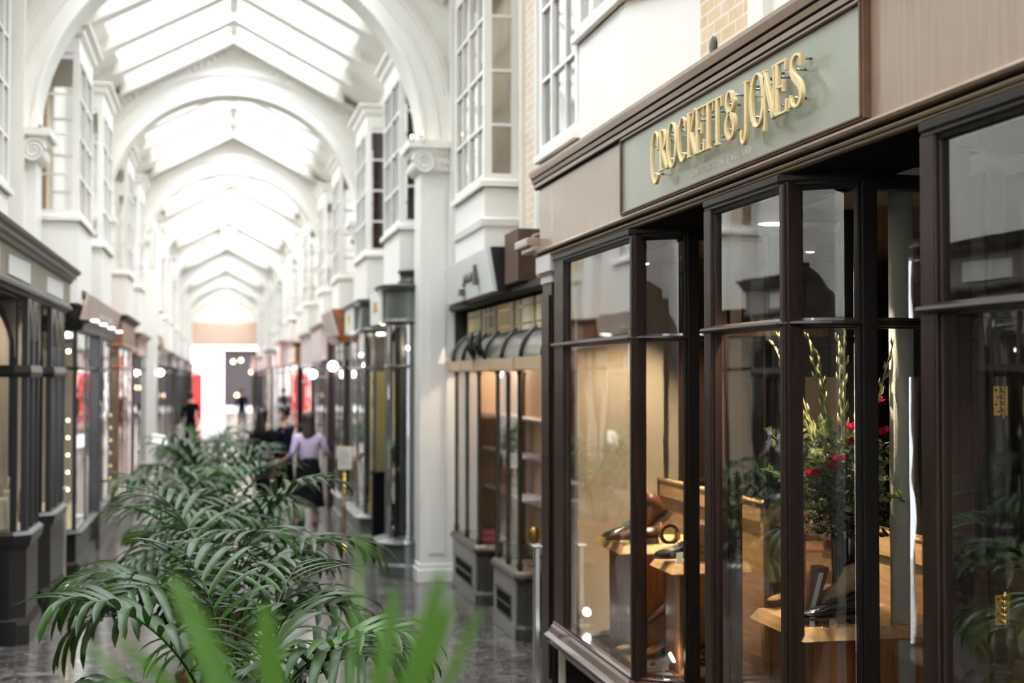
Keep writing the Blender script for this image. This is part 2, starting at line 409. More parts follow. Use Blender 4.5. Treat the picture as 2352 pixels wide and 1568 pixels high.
# street outside
m = MB(); m.box(-40, 40, YE+.6, 130, -.12, -.02); struct(m.build('ground', mat('asphalt', (150, 148, 145), .8, var=.1)), 'street beyond the arcade')
bd = thing('street_building', 'pale stone building across the street with a dark shop floor', 'building', (4, 112, 0))
m = MB(); m.box(-20, 20, 112, 120, 4.4, 16); m.build('facade', mat('sunlit_stone', (236, 226, 220), .8, var=.04), bd)
m = MB(); m.box(.3, 20, 112.2, 113, 0, 4.4); m.build('shop_floor', mat('street_shop_dark', (40, 34, 36), .9), bd)
m = MB(); m.box(-20, .3, 112, 113, 0, 4.4); m.build('stone_base', MATS['sunlit_stone'], bd)
m = MB(); m.box(-20, 20, 111.7, 112, 4.3, 4.7); m.build('string_course', MATS['sunlit_stone'], bd)
for i in range(-3, 6):
    f = MB(); x = i*2.1; f.box(x-.55, x+.55, 111.9, 112, 5.4, 7.6); w = f.build('window', MATS['sunlit_stone'], bd)
    g = MB(); g.box(x-.42, x+.42, 111.88, 111.9, 5.5, 7.5); g.build('pane', mat('street_pane', (150, 152, 160), .2), w)
for k, (x, z) in enumerate(((1.0, 3.4), (1.6, 3.5), (3.0, 1.4), (1.3, .8), (2.4, 2.6))):
    t = thing('street_lamp', ['warm lit lamp in the dark shop across the street, topmost towards the arcade axis', 'warm lit lamp beside the topmost one across the street', 'low lit lamp at the far side of the dark street shop', 'lowest lit lamp in the dark street shop', 'lit lamp halfway up the dark street shop'][k], 'lamp', (x, 111.95, z))
    q = MB(); q.ball((x, 111.95, z), .13, 10); q.build('globe', M_bulb, t); q = MB(); q.box(x-.04, x+.04, 112, 112.2, z-.04, z+.04); q.build('bracket', M_dark, t)
pb = thing('telephone_box', 'red telephone box standing in the street beyond the arcade', 'telephone box', (-1.6, 94, 0))
m = MB()
for dx in (-.45, .45):
    for dy in (-.45, .45): m.box(-1.6+dx-.06, -1.6+dx+.06, 94+dy-.06, 94+dy+.06, 0, 2.2)
m.box(-2.05, -1.15, 93.55, 94.45, 0, .5); m.box(-2.1, -1.1, 93.5, 94.5, 2.15, 2.4)
m.add([(-2.08,93.52,2.4),(-1.12,93.52,2.4),(-1.12,94.48,2.4),(-2.08,94.48,2.4),(-1.8,93.8,2.55),(-1.4,93.8,2.55),(-1.4,94.2,2.55),(-1.8,94.2,2.55)], [(0,1,5,4),(1,2,6,5),(2,3,7,6),(3,0,4,7),(4,5,6,7)])
for i in range(1, 3): m.box(-2.05+i*.3-.015, -2.05+i*.3+.015, 93.56, 93.6, .5, 2.15)
for i in range(1, 7): m.box(-2.05, -1.15, 93.56, 93.6, .5+i*.24-.015, .5+i*.24+.015)
m.build('frame', M_red, pb)
m = MB(); m.box(-2.02, -1.18, 93.62, 93.64, .5, 2.15); m.build('pane', mat('red_box_pane', (196, 70, 70), .15), pb)
# red double-decker bus side passing further along the street
bus = thing('bus', 'red bus passing on the street outside', 'bus', (-7, 101, 0))
m = MB(); m.box(-12.5, -2.9, 100, 102.5, .35, 4.3); m.build('body', M_red, bus, bevel=.15)
m = MB(); m.box(-12.2, -3.1, 99.97, 100.0, 1.3, 2.1); m.box(-12.2, -3.1, 99.97, 100.0, 2.95, 3.7); m.build('window_band', mat('bus_glass', (40, 42, 48), .1), bus)
for x in (-10.5, -4.6):
    w = MB(); w.tube([(x, 99.95, .5), (x, 100.25, .5)], .5, 20); w.build('wheel', M_dark, bus)

# ------------------------------------------------------------------ oriel windows of the upper floor
OW = 10
M_plum = mat('plum_brown_blind', (84, 58, 54), .9, var=.3, vscale=6, stretch=(20, 20, .5))
M_pane_d = glass('oriel_glass', 1.5, .06)
M_cur = mat('window_curtain', (168, 132, 104), .9, var=.2, vscale=8, stretch=(14, 14, .5))
def oriel(side, xf, xw, y0, y1, zs=3.95, zt=5.68, zc=6.02, dark=True, blind_side=False, cant=0, rows=4, lab='', curtain=False, mould=False, zlow=3.0):
    global OW
    OW += 1
    root = empty('window_%d' % OW, (xf, (y0+y1)/2, zs)); struct(root, lab or 'upper-floor bay window with white glazing bars')
    s = side; path = [(xw, y1), (xf, y1), (xf, y0), (xw, y0-cant)] if not cant else [(xw, y1), (xf, y1), (xf, y0), (xw, y0-cant)]
    a = MB()
    a.sweep(path, [(0, zlow), (0, zs-.06), (-.06, zs-.06), (-.06, zlow)], s)
    a.sweep(path, [(-.06, zs-.07), (.045, zs-.07), (.045, zs-.02), (.01, zs), (-.06, zs)], s)
    if mould: a.sweep(path, [(0, zs-.42), (.025, zs-.42), (.035, zs-.36), (0, zs-.34)], s)
    a.sweep(path, [(-.06, zt), (0, zt), (0, zc-.16), (.05, zc-.12), (.05, zc-.07), (.11, zc-.03), (.11, zc), (-.06, zc)], s)
    # cap
    a.poly([(p[0], p[1], zc-.02) for p in path], (0, 0, .02)); a.poly([(p[0], p[1], zs-.08) for p in path], (0, 0, .02))
    a.build('casing', M_whiteg, root)
    f = MB()
    def post(x, y, w=.05): f.box(x-w/2, x+w/2, y-w/2, y+w/2, zs-.02, zt+.02)
    post(xf+s*.03, y0+.03, .07); post(xf+s*.03, y1-.03, .07); post(xw-s*.03, y0-cant*.95+.02, .07)
    np_ = max(2, round((y1-y0)/.42))
    for i in range(1, np_): post(xf+s*.02, y0+(y1-y0)*i/np_, .028 if i % 2 else .05)
    for j in range(1, rows):
        z = zs+(zt-zs)*j/rows
        f.sweep(path, [(-.035, z-.013), (0, z-.013), (0, z+.013), (-.035, z+.013)], s)
    f.sweep(path, [(-.05, zt-.05), (.0, zt-.05), (.0, zt+.01), (-.05, zt+.01)], s)
    f.sweep(path, [(-.05, zs-.01), (.0, zs-.01), (.0, zs+.05), (-.05, zs+.05)], s)
    f.build('glazing_bar', M_whiteg, root)
    g = MB(); pp = [(p[0]+(s*.025 if i in (1, 2) else 0), p[1]+(.025 if i >= 2 else -.025)) for i, p in enumerate(path)]
    for u, v in zip(pp[:-1], pp[1:]): g.quad((u[0], u[1], zs), (v[0], v[1], zs), (v[0], v[1], zt), (u[0], u[1], zt))
    g.build('pane', M_pane_d, root)
    b = MB(); b.box(xw-s*.012, xw-s*.004, y0-cant+.03, y1-.03, zs, zt); b.build('inner_wall', M_darki if dark else M_creamw, root)  # dark liner imitates the unlit room, which is not built
    if dark:
        q = MB(); q.box(xf+s*.1, xw, y0+.10, y0+.115, zs+.0, zt); q.build('dark_sheet', M_plum if curtain else M_black, root)  # added sheet: the black one imitates a dark room, the plum one a curtain
    if curtain:
        q = MB(); pts = [(xw-s*(.05+.03*math.sin(i*1.3)), y0+.12+i*.012) for i in range(24)]
        for u, v in zip(pts[:-1], pts[1:]): q.quad((u[0], u[1], zs+.03), (v[0], v[1], zs+.03), (v[0], v[1], zt-.03), (u[0], u[1], zt-.03))
        q.build('curtain', M_cur, root)
    return root
oriel(1, 2.29, 2.6, 12.36, 13.95, 3.96, 5.9, 6.2, dark=False, mould=True)
oriel(1, 2.29, 2.6, 9.0, 10.12, 3.83, 5.9, 6.2, dark=False, zlow=3.62)
oriel(1, 2.29, 2.6, 7.9, 8.98, 4.45, 5.9, 6.2, dark=False, cant=.5, mould=False, zlow=3.62)
oriel(1, 2.29, 2.6, 4.3, 5.5, 4.2, 5.9, 6.2, dark=False, zlow=3.62)
ys_r = [16.1, 19.85, 24.5, 28.2, 33.6, 37.0, 42, 45.8, 52, 56, 62, 66.5, 74, 78]
for i, y in enumerate(ys_r): oriel(1, 2.0, 2.42, y, y+1.6, dark=(i < 2), curtain=(i == 1))
ys_l = [15.9, 19.1, 24.2, 27.7, 33.3, 36.8, 42, 45.8, 52, 56, 62, 66.5, 74, 78]
for i, y in enumerate(ys_l): oriel(-1, -1.5, -1.95, y, y+1.6, dark=False, curtain=(i == 0))
oriel(-1, -1.98, -2.3, 12.3, 14.2, 4.0, 5.9, 6.2, dark=False); oriel(-1, -1.98, -2.3, 8.4, 10.2, 4.0, 5.9, 6.2, dark=False)
oriel(-1, -1.98, -2.3, 4.0, 6.0, 4.0, 5.9, 6.2, dark=False)
o = tag(MB().lathe([(.05, 0), (.055, .002), (.055, .008), (.05, .01)], n=24).build('wall_disc', M_dark), 'small dark round disc fixed to the brick panel above the sign', 'wall plate')
o.rotation_euler = (0, -PI/2, 0); o.location = (2.585, 7.205, 3.97)

# ------------------------------------------------------------------ the shoe shop with the sage sign
SX = 2.15; Y0s, Y1s = 1.9, 9.52
sf = thing('shop_fascia', 'long brown wooden shop fascia with a sage green name panel and gilt letters', 'shop sign', (SX, 5.7, 3.04))
m = MB(); m.box(SX, SX+.45, Y0s, Y1s, 3.045, 3.5); m.build('board', M_woodf, sf)
def yprism(m, prof, y0, y1): return m.poly([(x, y0, z) for x, z in prof], (0, y1-y0, 0))
m = MB()
yprism(m, [(2.2,3.50),(2.145,3.50),(2.13,3.505),(2.125,3.525),(2.14,3.532),(2.12,3.536),(2.112,3.558),(2.128,3.565),(2.106,3.569),(2.095,3.60),(2.095,3.618),(2.62,3.618),(2.62,3.5)], Y0s, 9.62)
m.build('cornice', M_woodf, sf)
m = MB()
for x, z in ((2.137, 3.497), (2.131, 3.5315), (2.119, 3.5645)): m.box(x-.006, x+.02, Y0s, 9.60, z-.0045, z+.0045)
m.build('painted_groove_shadow', M_soffit, sf)  # near-black strips paint the shade into the cornice grooves
m = MB()
yprism(m, [(2.15,3.075),(2.14,3.07),(2.12,3.062),(2.112,3.05),(2.118,3.04),(2.15,3.035),(2.2,3.035),(2.2,3.075)], Y0s, 9.56)
m.build('lower_moulding', M_woodf, sf)
m = MB(); m.box(2.138, 2.2, Y0s, 9.55, 3.022, 3.036); m.build('painted_shadow_line', M_soffit, sf)  # dark strip painted in for the shade under the moulding
m = MB(); yprism(m, [(2.2,3.022),(2.132,3.022),(2.124,3.016),(2.13,3.009),(2.2,3.009)], Y0s, 9.54); yprism(m, [(2.2,3.006),(2.14,3.006),(2.135,3.0),(2.14,2.995),(2.2,2.995)], Y0s, 9.5)
m.build('bead', mat('pale_bead', (170, 150, 122), .35, coat=.4), sf)
m = MB(); m.box(2.17, 3.0, Y0s, 9.45, 2.985, 3.04); m.build('soffit', M_soffit, sf)
# sign panel and its frame
PY0, PY1, PZ0, PZ1 = 4.46, 7.385, 3.088, 3.468
m = MB(); m.box(2.128, 2.15, PY0, PY1, PZ0, PZ1); sp = m.build('sign_panel', M_sign, sf)
m = MB()
for a in (0, 1):
    t = .012 if a else .02; x = 2.112 if a else 2.12; g = .0 if a else .01
    m.box(x, 2.15, PY0-t, PY1+t, PZ0-t, PZ0-t+.01+.0); m.box(x, 2.15, PY0-t, PY1+t, PZ1+t-.01, PZ1+t)
    m.box(x, 2.15, PY0-t, PY0-t+.01, PZ0-t, PZ1+t); m.box(x, 2.15, PY1+t-.01, PY1+t, PZ0-t, PZ1+t)
m.build('frame_moulding', M_edge, sf, bevel=.003)
# glyphs drawn as pen strokes: (points, widths); unit box x 0..1, y 0..1
def arc(cx, cy, rx, ry, a0, a1, n=18, w0=.04, w1=.16):
    P = []; W = []
    for i in range(n+1):
        a = math.radians(a0+(a1-a0)*i/n); P.append((cx+rx*math.cos(a), cy+ry*math.sin(a))); W.append(w0+(w1-w0)*abs(math.cos(a))**1.3)
    return (P, W)
TK, TN = .17, .055
def ser(x, y, w=.32): return ([(x-w/2, y), (x+w/2, y)], [.05, .05])
def st(x, y0=0.02, y1=.98, w=TK): return ([(x, y0), (x, y1)], [w, w])
G = {
 'C': [arc(.56, .5, .42, .49, 48, 318, 30), ([(.86, .62), (.88, .88)], [.02, .10])],
 'R': [st(.24), ser(.24, .02), ser(.2, .98, .26), arc(.38, .74, .34, .235, 90, -90, 16), ([(.24,.97),(.4,.975)], [.05,.05]), ([(.24,.5),(.4,.505)], [.05,.05]), ([(.42,.5),(.62,.25),(.86,.02)], [.15,.17,.15]), ser(.88, .02, .2)],
 'O': [arc(.5, .5, .42, .49, 0, 360, 40)],
 'K': [st(.22), ser(.22, .02), ser(.22, .98), ([(.3,.42),(.62,.78),(.82,1.02)], [.06,.07,.09]), ([(.4,.52),(.62,.26),(.84,.02)], [.15,.17,.16]), ser(.86, .02, .24)],
 'E': [st(.24), ([(.1,.98),(.84,.98)], [.06,.06]), ([(.84,1.0),(.84,.78)], [.09,.03]), ([(.24,.52),(.66,.52)], [.06,.06]), ([(.66,.64),(.66,.40)], [.07,.07]), ([(.1,.02),(.86,.02)], [.06,.06]), ([(.88,.0),(.88,.26)], [.10,.03])],
 'T': [st(.5), ser(.5, .02, .36), ([(.06,.98),(.94,.98)], [.06,.06]), ([(.08,1.0),(.08,.76)], [.09,.03]), ([(.92,1.0),(.92,.76)], [.09,.03])],
 '&': [arc(.42, .77, .27, .22, 10, 285, 24, .05, .13), arc(.46, .27, .36, .265, 0, 360, 34, .05, .15), ([(.46,.55),(.64,.6),(.82,.68),(.86,.76),(.76,.8),(.68,.74)], [.05,.09,.1,.1,.09,.06]), ([(.5,.5),(.62,.42),(.72,.3)], [.05,.09,.1])],
 'J': [([(.58,.98),(.58,.1),(.54,-.08),(.4,-.2),(.22,-.2),(.12,-.08),(.16,.08)], [TK,TK,.15,.09,.08,.12,.15]), ser(.56, .98, .42)],
 'N': [([(.2,.9),(.2,-.02),(.14,-.16)], [.07,.08,.13]), ([(.14,.96),(.8,.02)], [.18,.18]), ([(.82,.98),(.82,.02)], [.07,.07]), ser(.14, .98, .26), ser(.84, .98, .3)],
 'S': [([(.82,.80),(.76,.93),(.52,.985),(.28,.93),(.19,.77),(.27,.62),(.52,.51),(.76,.39),(.85,.22),(.75,.07),(.5,.015),(.24,.07),(.15,.22)], [.05,.05,.055,.11,.16,.17,.18,.17,.16,.11,.055,.05,.05]), ([(.82,.72),(.84,.96)], [.03,.1]), ([(.13,.28),(.11,.04)], [.03,.1])],
 'H': [st(.2, w=.14), st(.8, w=.14), ([(.2,.5),(.8,.5)], [.05,.05]), ser(.2,.02), ser(.2,.98), ser(.8,.02), ser(.8,.98)],
 'A': [([(.16,.02),(.5,.98)], [.05,.05]), ([(.5,.98),(.82,.02)], [.16,.16]), ([(.27,.34),(.7,.34)], [.05,.05]), ser(.14,.02,.24), ser(.84,.02,.3)],
 'M': [([(.14,.02),(.16,.98)], [.05,.05]), ([(.16,.98),(.5,.1)], [.13,.12]), ([(.5,.1),(.84,.98)], [.05,.05]), st(.86, w=.14), ser(.12,.02,.22), ser(.86,.02,.26), ser(.14,.98,.2), ser(.88,.98,.22)],
 'P': [st(.24), ser(.24,.02), ser(.2,.98,.26), arc(.42,.72,.38,.255,90,-90,16), ([(.24,.97),(.44,.975)],[.05,.05]), ([(.24,.465),(.44,.465)],[.05,.05])],
 'G': [arc(.54, .5, .42, .49, 48, 325, 30), ([(.86,.62),(.88,.88)],[.02,.1]), st(.88,.08,.42,.15), ([(.62,.42),(1.0,.42)],[.05,.05])],
 'L': [st(.24), ser(.24,.98), ([(.1,.02),(.86,.02)],[.06,.06]), ([(.88,0),(.88,.28)],[.1,.03])],
 'D': [st(.2), ([(.06,.98),(.4,.98)],[.05,.05]), ([(.06,.02),(.4,.02)],[.05,.05]), arc(.38,.5,.46,.48,90,-90,22)],
 'W': [([(.08,.98),(.32,.04)],[.14,.13]), ([(.32,.04),(.5,.8)],[.05,.05]), ([(.5,.8),(.68,.04)],[.13,.13]), ([(.68,.04),(.92,.98)],[.05,.05])],
 'I': [st(.5), ser(.5,.02,.4), ser(.5,.98,.4)],
 'U': [([(.2,.98),(.2,.3),(.32,.05),(.55,.0),(.76,.1),(.82,.3),(.82,.98)],[.16,.16,.1,.06,.06,.06,.06]), ser(.2,.98), ser(.82,.98)],
 'V': [([(.12,.98),(.5,.02)],[.16,.16]), ([(.5,.02),(.88,.98)],[.05,.05]), ser(.12,.98,.3), ser(.88,.98,.26)],
}
def glyph(mb, ch, yl, z0, w, h, xf, xb, dirn=-1, wk=1.0):
    """letter on a plane of constant x; reading runs along dirn*y"""
    for P, W in G[ch]:
        if len(P) in range(5, 15):                # round the bends of hand-drawn strokes
            for _ in range(2):
                a_ = [P[0]]; w_ = [W[0]]
                for u in range(len(P)-1):
                    for t in (.25, .75): a_.append((P[u][0]*(1-t)+P[u+1][0]*t, P[u][1]*(1-t)+P[u+1][1]*t)); w_.append(W[u]*(1-t)+W[u+1]*t)
                P = a_+[P[-1]]; W = w_+[W[-1]]
        k = len(P); L = []; Rr = []
        Q = [(p[0]*w, p[1]*h) for p in P]
        for i in range(k):
            a = Q[max(0, i-1)]; b = Q[min(k-1, i+1)]
            if k > 30 and i in (0, k-1) and abs(P[0][0]-P[-1][0])+abs(P[0][1]-P[-1][1]) < .01: a = Q[k-2]; b = Q[1]
            dx, dy = b[0]-a[0], b[1]-a[1]; l = math.hypot(dx, dy) or 1; nx, ny = -dy/l, dx/l
            ww = W[i]*w*.5*wk*(1.0 if abs(dy) > abs(dx) else 1.0)
            ww = max(ww, .004*h/.2)
            L.append((Q[i][0]+nx*ww, Q[i][1]+ny*ww)); Rr.append((Q[i][0]-nx*ww, Q[i][1]-ny*ww))
        vs = []
        for (a, b) in zip(L, Rr):
            for q in (a, b):
                for x in (xf, xb): vs.append((x, yl+dirn*q[0], z0+q[1]))
        fs = []
        for i in range(k-1):
            o, n = i*4, i*4+4
            fs += [(o, o+2, n+2, n), (o+1, n+1, n+3, o+3), (o, n, n+1, o+1), (o+2, o+3, n+3, n+2)]
        fs += [(0, 1, 3, 2), ((k-1)*4, (k-1)*4+2, (k-1)*4+3, (k-1)*4+1)]
        mb.add(vs, fs)
big = [('C',6.702,.142,3.14,.255),('R',6.567,.145,3.19,.2),('O',6.438,.148,3.182,.212),('C',6.284,.137,3.186,.205),('K',6.147,.145,3.19,.205),('E',6.033,.135,3.19,.203),('T',5.931,.145,3.188,.203),('T',5.809,.132,3.187,.204),('&',5.646,.131,3.188,.203),('J',5.472,.118,3.187,.206),('O',5.36,.156,3.186,.213),('N',5.23,.15,3.19,.203),('E',5.109,.138,3.192,.202),('S',4.965,.141,3.19,.203)]
for ch, y, w, z, h in big:
    m = MB(); glyph(m, ch, y, z, w, h, 2.068, 2.085, wk=1.22)
    if ch == 'J': pass
    o = m.build('letter', M_letter, sp, bevel=.003, segs=2)
    for dy, dz in ((.26*w, .22*h), (.6*w, .9*h), (.24*w, .75*h)):
        q = MB(); q.tube([(2.082, y-dy, z+dz), (2.13, y-dy, z+dz)], .0055, 8)
        q.build('stand_off', M_steel, o)
tx = 'NORTHAMPTON ENGLAND'; y = 6.262
for ch in tx:
    if ch == ' ': y -= .03; continue
    m = MB(); glyph(m, ch, y, 3.118, .031, .028, 2.1268, 2.1284, wk=1.5); y -= .042; m.build('small_letter', M_letters, sp)
# painted emblem at the far end of the board
m = MB()
ez = [(3.16,.002),(3.17,.022),(3.2,.026),(3.24,.034),(3.28,.026),(3.30,.034),(3.33,.030),(3.36,.02),(3.39,.016),(3.42,.004)]
L = [(9.13+w, z) for z, w in ez]+[(9.13-w, z) for z, w in reversed(ez)]
m.poly([(2.1488, a, b) for a, b in L], (.003, 0, 0)); m.build('painted_crest', mat('faded_cream_paint', (206, 192, 160), .5), sf)

# bays: plan path runs from the far end round to the near recess
def curve_path(yf, yn, far=True):
    p = []
    if far: p += [(2.9, yf+.02), (2.47, yf+.02), (2.34, yf), (2.25, yf-.04)]
    p += [(2.15, yf-.10 if far else yf), (2.15, yn+.06), (2.20, yn+.01)]
    for i in range(1, 9):
        t = i/8*PI/2; p.append((2.20+.24*(1-math.cos(t))*.35+.24*(i/8)*.65, yn+.01-.10*math.sin(t)))
    p += [(2.9, yn-.09)]
    return p
BAYS = [(9.06, 7.235, False, 'far'), (6.185, 5.165, True, 'middle'), (4.16, 2.3, True, 'near')]
def crockett_bay(yf, yn, far, which):
    lab = {'far': 'tall curved-corner shop window in dark wood displaying a brown boot and rolled belt',
           'middle': 'narrow curved-corner shop window in dark wood displaying flowers in a dark vase',
           'near': 'dark wood shop window closest to the camera with brass hinges showing through'}[which]
    root = thing('bay_window', lab, 'shop window', (SX, (yf+yn)/2, 0), 'bay windows of the shoe shop')
    path = curve_path(yf, yn, far)
    a = MB(); a.sweep(path, [(-.06, 0), (-.02, 0), (-.02, .5), (-.06, .5)]); a.sweep(path, [(-.02, 0), (.02, 0), (.02, .11), (-.005, .14), (-.02, .14)])
    rs = a.build('stall_riser', M_riser, root)
    g = MB(); e = .22
    g.box(2.164, 2.172, yn+.3, yf-e, .14, .42); g.build('vent_panel', M_soffit, rs)
    g = MB()
    for (u0, u1, v0, v1) in ((yn+.28, yf-e+.02, .42, .44), (yn+.28, yf-e+.02, .12, .14), (yn+.28, yn+.3, .12, .44), (yf-e, yf-e+.02, .12, .44)): g.box(2.155, 2.175, u0, u1, v0, v1)
    g.build('panel_moulding', M_riser, rs)
    a = MB(); a.sweep(path, [(-.09, .5), (.075, .5), (.085, .515), (.08, .535), (.05, .553), (.03, .585), (.018, .60), (.018, .615), (.0, .622), (-.09, .622)])
    a.build('sill', mat('glossy_red_mahogany', (66, 34, 25), .16, var=.3, vscale=6, coat=.8), root, bevel=.003)
    a = MB(); a.sweep(path, [(-.05, 2.925), (.0, 2.925), (.004, 2.94), (.014, 2.945), (.014, 2.955), (.02, 2.965), (.02, 2.99), (-.05, 2.99)])
    a.build('head', M_woodd, root, bevel=.002)
    a = MB(); a.sweep(path, [(-.045, 2.388), (-.005, 2.388), (.0, 2.394), (.026, 2.398), (.036, 2.406), (.03, 2.417), (.01, 2.424), (-.005, 2.43), (-.045, 2.43)])
    a.build('transom_rail', M_wood, root, bevel=.002)
    def post(x0, x1, y0, y1, wood=M_wood):
        q = MB(); q.box(x0, x1, y0, y1, .61, 2.96); q.box(x0-.012, x1-.02, y0+.014, y1-.014, .61, 2.95); q.build('mullion', wood, root, bevel=.006)
    post(2.150, 2.215, yn+.005, yn+.075); post(2.40, 2.465, yn-.125, yn-.06, M_woodd); post(2.85, 2.9, yn-.125, yn-.06, M_woodd)
    if far: post(2.15, 2.21, yf-.185, yf-.06); post(2.27, 2.33, yf-.05, yf+.01, M_woodd); post(2.85, 2.9, yf-.01, yf+.05, M_woodd)
    else: post(2.15, 2.21, yf-.28, yf-.0)
    g = MB(); pp = path
    ins = lambda i: Vector((0, 0))
    for u, v in zip(pp[:-1], pp[1:]):
        g.quad((u[0]+.015, u[1]+(.0), .6), (v[0]+.015, v[1], .6), (v[0]+.015, v[1], 2.95), (u[0]+.015, u[1], 2.95))
    g.smooth = [True]*len(g.f); gl = g.build('pane', M_glass, root); weld(gl)
    d = MB(); pl = [(p[0]+.02, p[1]+(.02 if i > len(path)//2-1 else -.02)) for i, p in enumerate(path)]
    d.poly([(p[0], p[1], .575) for p in pl], (0, 0, .03)); d.build('display_floor', M_oak, root)
    # low oak back with raised frame
    b = MB(); b.box(2.86, 2.885, yn-.05, yf, .6, 1.52)
    yy = yn-.05
    nn = max(1, round((yf-yn)/.55)); w = (yf-yy)/nn
    for i in range(nn+1): b.box(2.845, 2.86, max(yy, yy+i*w-.045), min(yf, yy+i*w+.045), .6, 1.52)
    b.box(2.845, 2.86, yy, yf, 1.42, 1.52); b.box(2.845, 2.86, yy, yf, .6, .7); b.box(2.84, 2.9, yy, yf, 1.52, 1.535)
    b.build('back_panel', M_oak, root, bevel=.003)
    return root
for b in BAYS: crockett_bay(*b)

# shop interior shell
m = MB()
m.box(6.4, 6.5, 1.6, 9.4, 0, 3.0); struct(m.build('wall_back', M_creamw), 'beige back wall inside the shoe shop')
m = MB(); m.box(2.9, 6.4, 1.5, 1.6, 0, 3.0); struct(m.build('wall_near', M_creamw), 'beige side wall inside the shoe shop')
m = MB(); m.box(2.9, 6.4, 9.25, 9.4, 0, 3.0); struct(m.build('wall_side', M_creamw), 'beige party wall inside the shoe shop')
m = MB(); m.box(2.31, 2.9, 9.1, 9.18, 0, 2.98); struct(m.build('wall_return', M_creamw), 'beige end wall of the far display window')
m = MB(); m.box(2.9, 6.5, 1.6, 9.3, 2.985, 3.03); struct(m.build('ceiling', M_creamw), 'beige ceiling of the shoe shop')
m = MB(); m.box(2.9, 6.4, 1.6, 9.25, 0, .02); struct(m.build('floor', M_browni), 'dark wooden shop floor')
# dark panelled doors in the recesses
D = 0
for y0, y1 in ((6.2, 7.12), (4.18, 5.05)):
    D += 1
    m = MB()
    for a, b, c_, d_ in ((y0, y0+.1, .03, 2.35), (y1-.1, y1, .03, 2.35), (y0, y1, 2.2, 2.36), (y0, y1, .03, .3), (y0, y1, .85, .97)): m.box(2.93, 2.97, a, b, c_, d_)
    m.box(2.94, 2.955, y0, y1, .03, .9); m.box(2.9, 3.0, y0-.04, y0, 0, 2.98); m.box(2.9, 3.0, y1, y1+.04, 0, 2.98); m.box(2.9, 3.0, y0, y1, 2.36, 2.42)
    dr = struct(m.build('door_%d' % D, M_woodd, bevel=.003), 'dark wooden glazed shop door set back between bay windows')
    g = MB(); g.quad((2.95, y0+.1, .97), (2.95, y1-.1, .97), (2.95, y1-.1, 2.2), (2.95, y0+.1, 2.2)); g.quad((2.95, y0, 2.42), (2.95, y1, 2.42), (2.95, y1, 2.98), (2.95, y0, 2.98)); g.build('pane', M_glassn, dr)
# open door leaf with brass hinges seen through the near window
m = MB(); m.box(2.86, 2.92, 4.9, 5.06, .02, 2.98); m.box(2.845, 2.86, 4.93, 5.03, .02, 2.98)
dj = tag(m.build('door_post', M_woodd, bevel=.004), 'dark wooden door post carrying two brass hinges', 'door post')
for z in (1.27, 2.055):
    h = MB(); h.box(2.86, 2.92, 4.893, 4.899, z, z+.112)
    hh = h.build('hinge', M_brass, dj, bevel=.001)
    k = MB()
    for i in range(5): k.tube([(2.895, 4.886, z-.004+i*.0245), (2.895, 4.886, z-.004+i*.0245+.022)], .0075, 12)
    k.tube([(2.895, 4.886, z-.012), (2.895, 4.886, z+.124)], .005, 10)
    k.build('knuckle', M_brass, hh)
    k = MB()
    for i in range(4): k.tube([(2.871 if i % 2 else 2.879, 4.8935, z+.015+i*.027), (2.871 if i % 2 else 2.879, 4.890, z+.015+i*.027)], .0042, 8)
    k.build('screw', M_dark, hh)

# small pilaster closing the shop front on the far side
pl = thing('pilaster', 'slim brown wooden pilaster with a pale capital at the far end of the shoe shop', 'pilaster', (2.2, 9.35, 0))
m = MB(); m.box(2.16, 2.3, 9.2, 9.48, 0, 2.83); m.box(2.145, 2.16, 9.23, 9.45, .2, 2.75); m.build('shaft', M_wood, pl, bevel=.005)
m = MB()
m.box(2.15, 2.3, 9.16, 9.50, 2.83, 2.885); m.box(2.125, 2.3, 9.12, 9.54, 2.9, 3.02); m.box(2.14, 2.3, 9.15, 9.51, 2.885, 2.9)
m.build('capital', mat('lilac_white_paint', (206, 198, 192), .45), pl, bevel=.006)
m = MB(); m.box(2.09, 2.5, 9.5, 9.85, 3.06, 3.1); m.box(2.06, 2.5, 9.53, 9.95, 3.1, 3.16); m.build('console', M_woodf, pl, bevel=.01)

# steel guard post in front of the far bay
gp = thing('guard_post', 'square brushed steel post standing at the far corner of the shoe shop window', 'post', (2.03, 9.05, 0))
m = MB(); m.box(2.0, 2.035, 9.0, 9.07, 0, 1.1); m.build('post', M_steel, gp, bevel=.005)
m = MB(); m.box(1.985, 2.05, 8.985, 9.1, 1.1, 1.115); m.build('cap', M_steel, gp, bevel=.004)

# pole inside the middle bay
pc = thing('pole', 'pale olive painted round pole standing inside the shoe shop window', 'pole', (2.665, 5.25, 0))
m = MB(); m.lathe([(.048, .6), (.048, 2.98)], (2.665, 5.25, 0), 32); m.build('shaft', M_pole, pc)
m = MB(); m.lathe([(.07, .605), (.07, .63), (.052, .66)], (2.665, 5.25, 0), 32); m.build('base_ring', M_pole, pc)

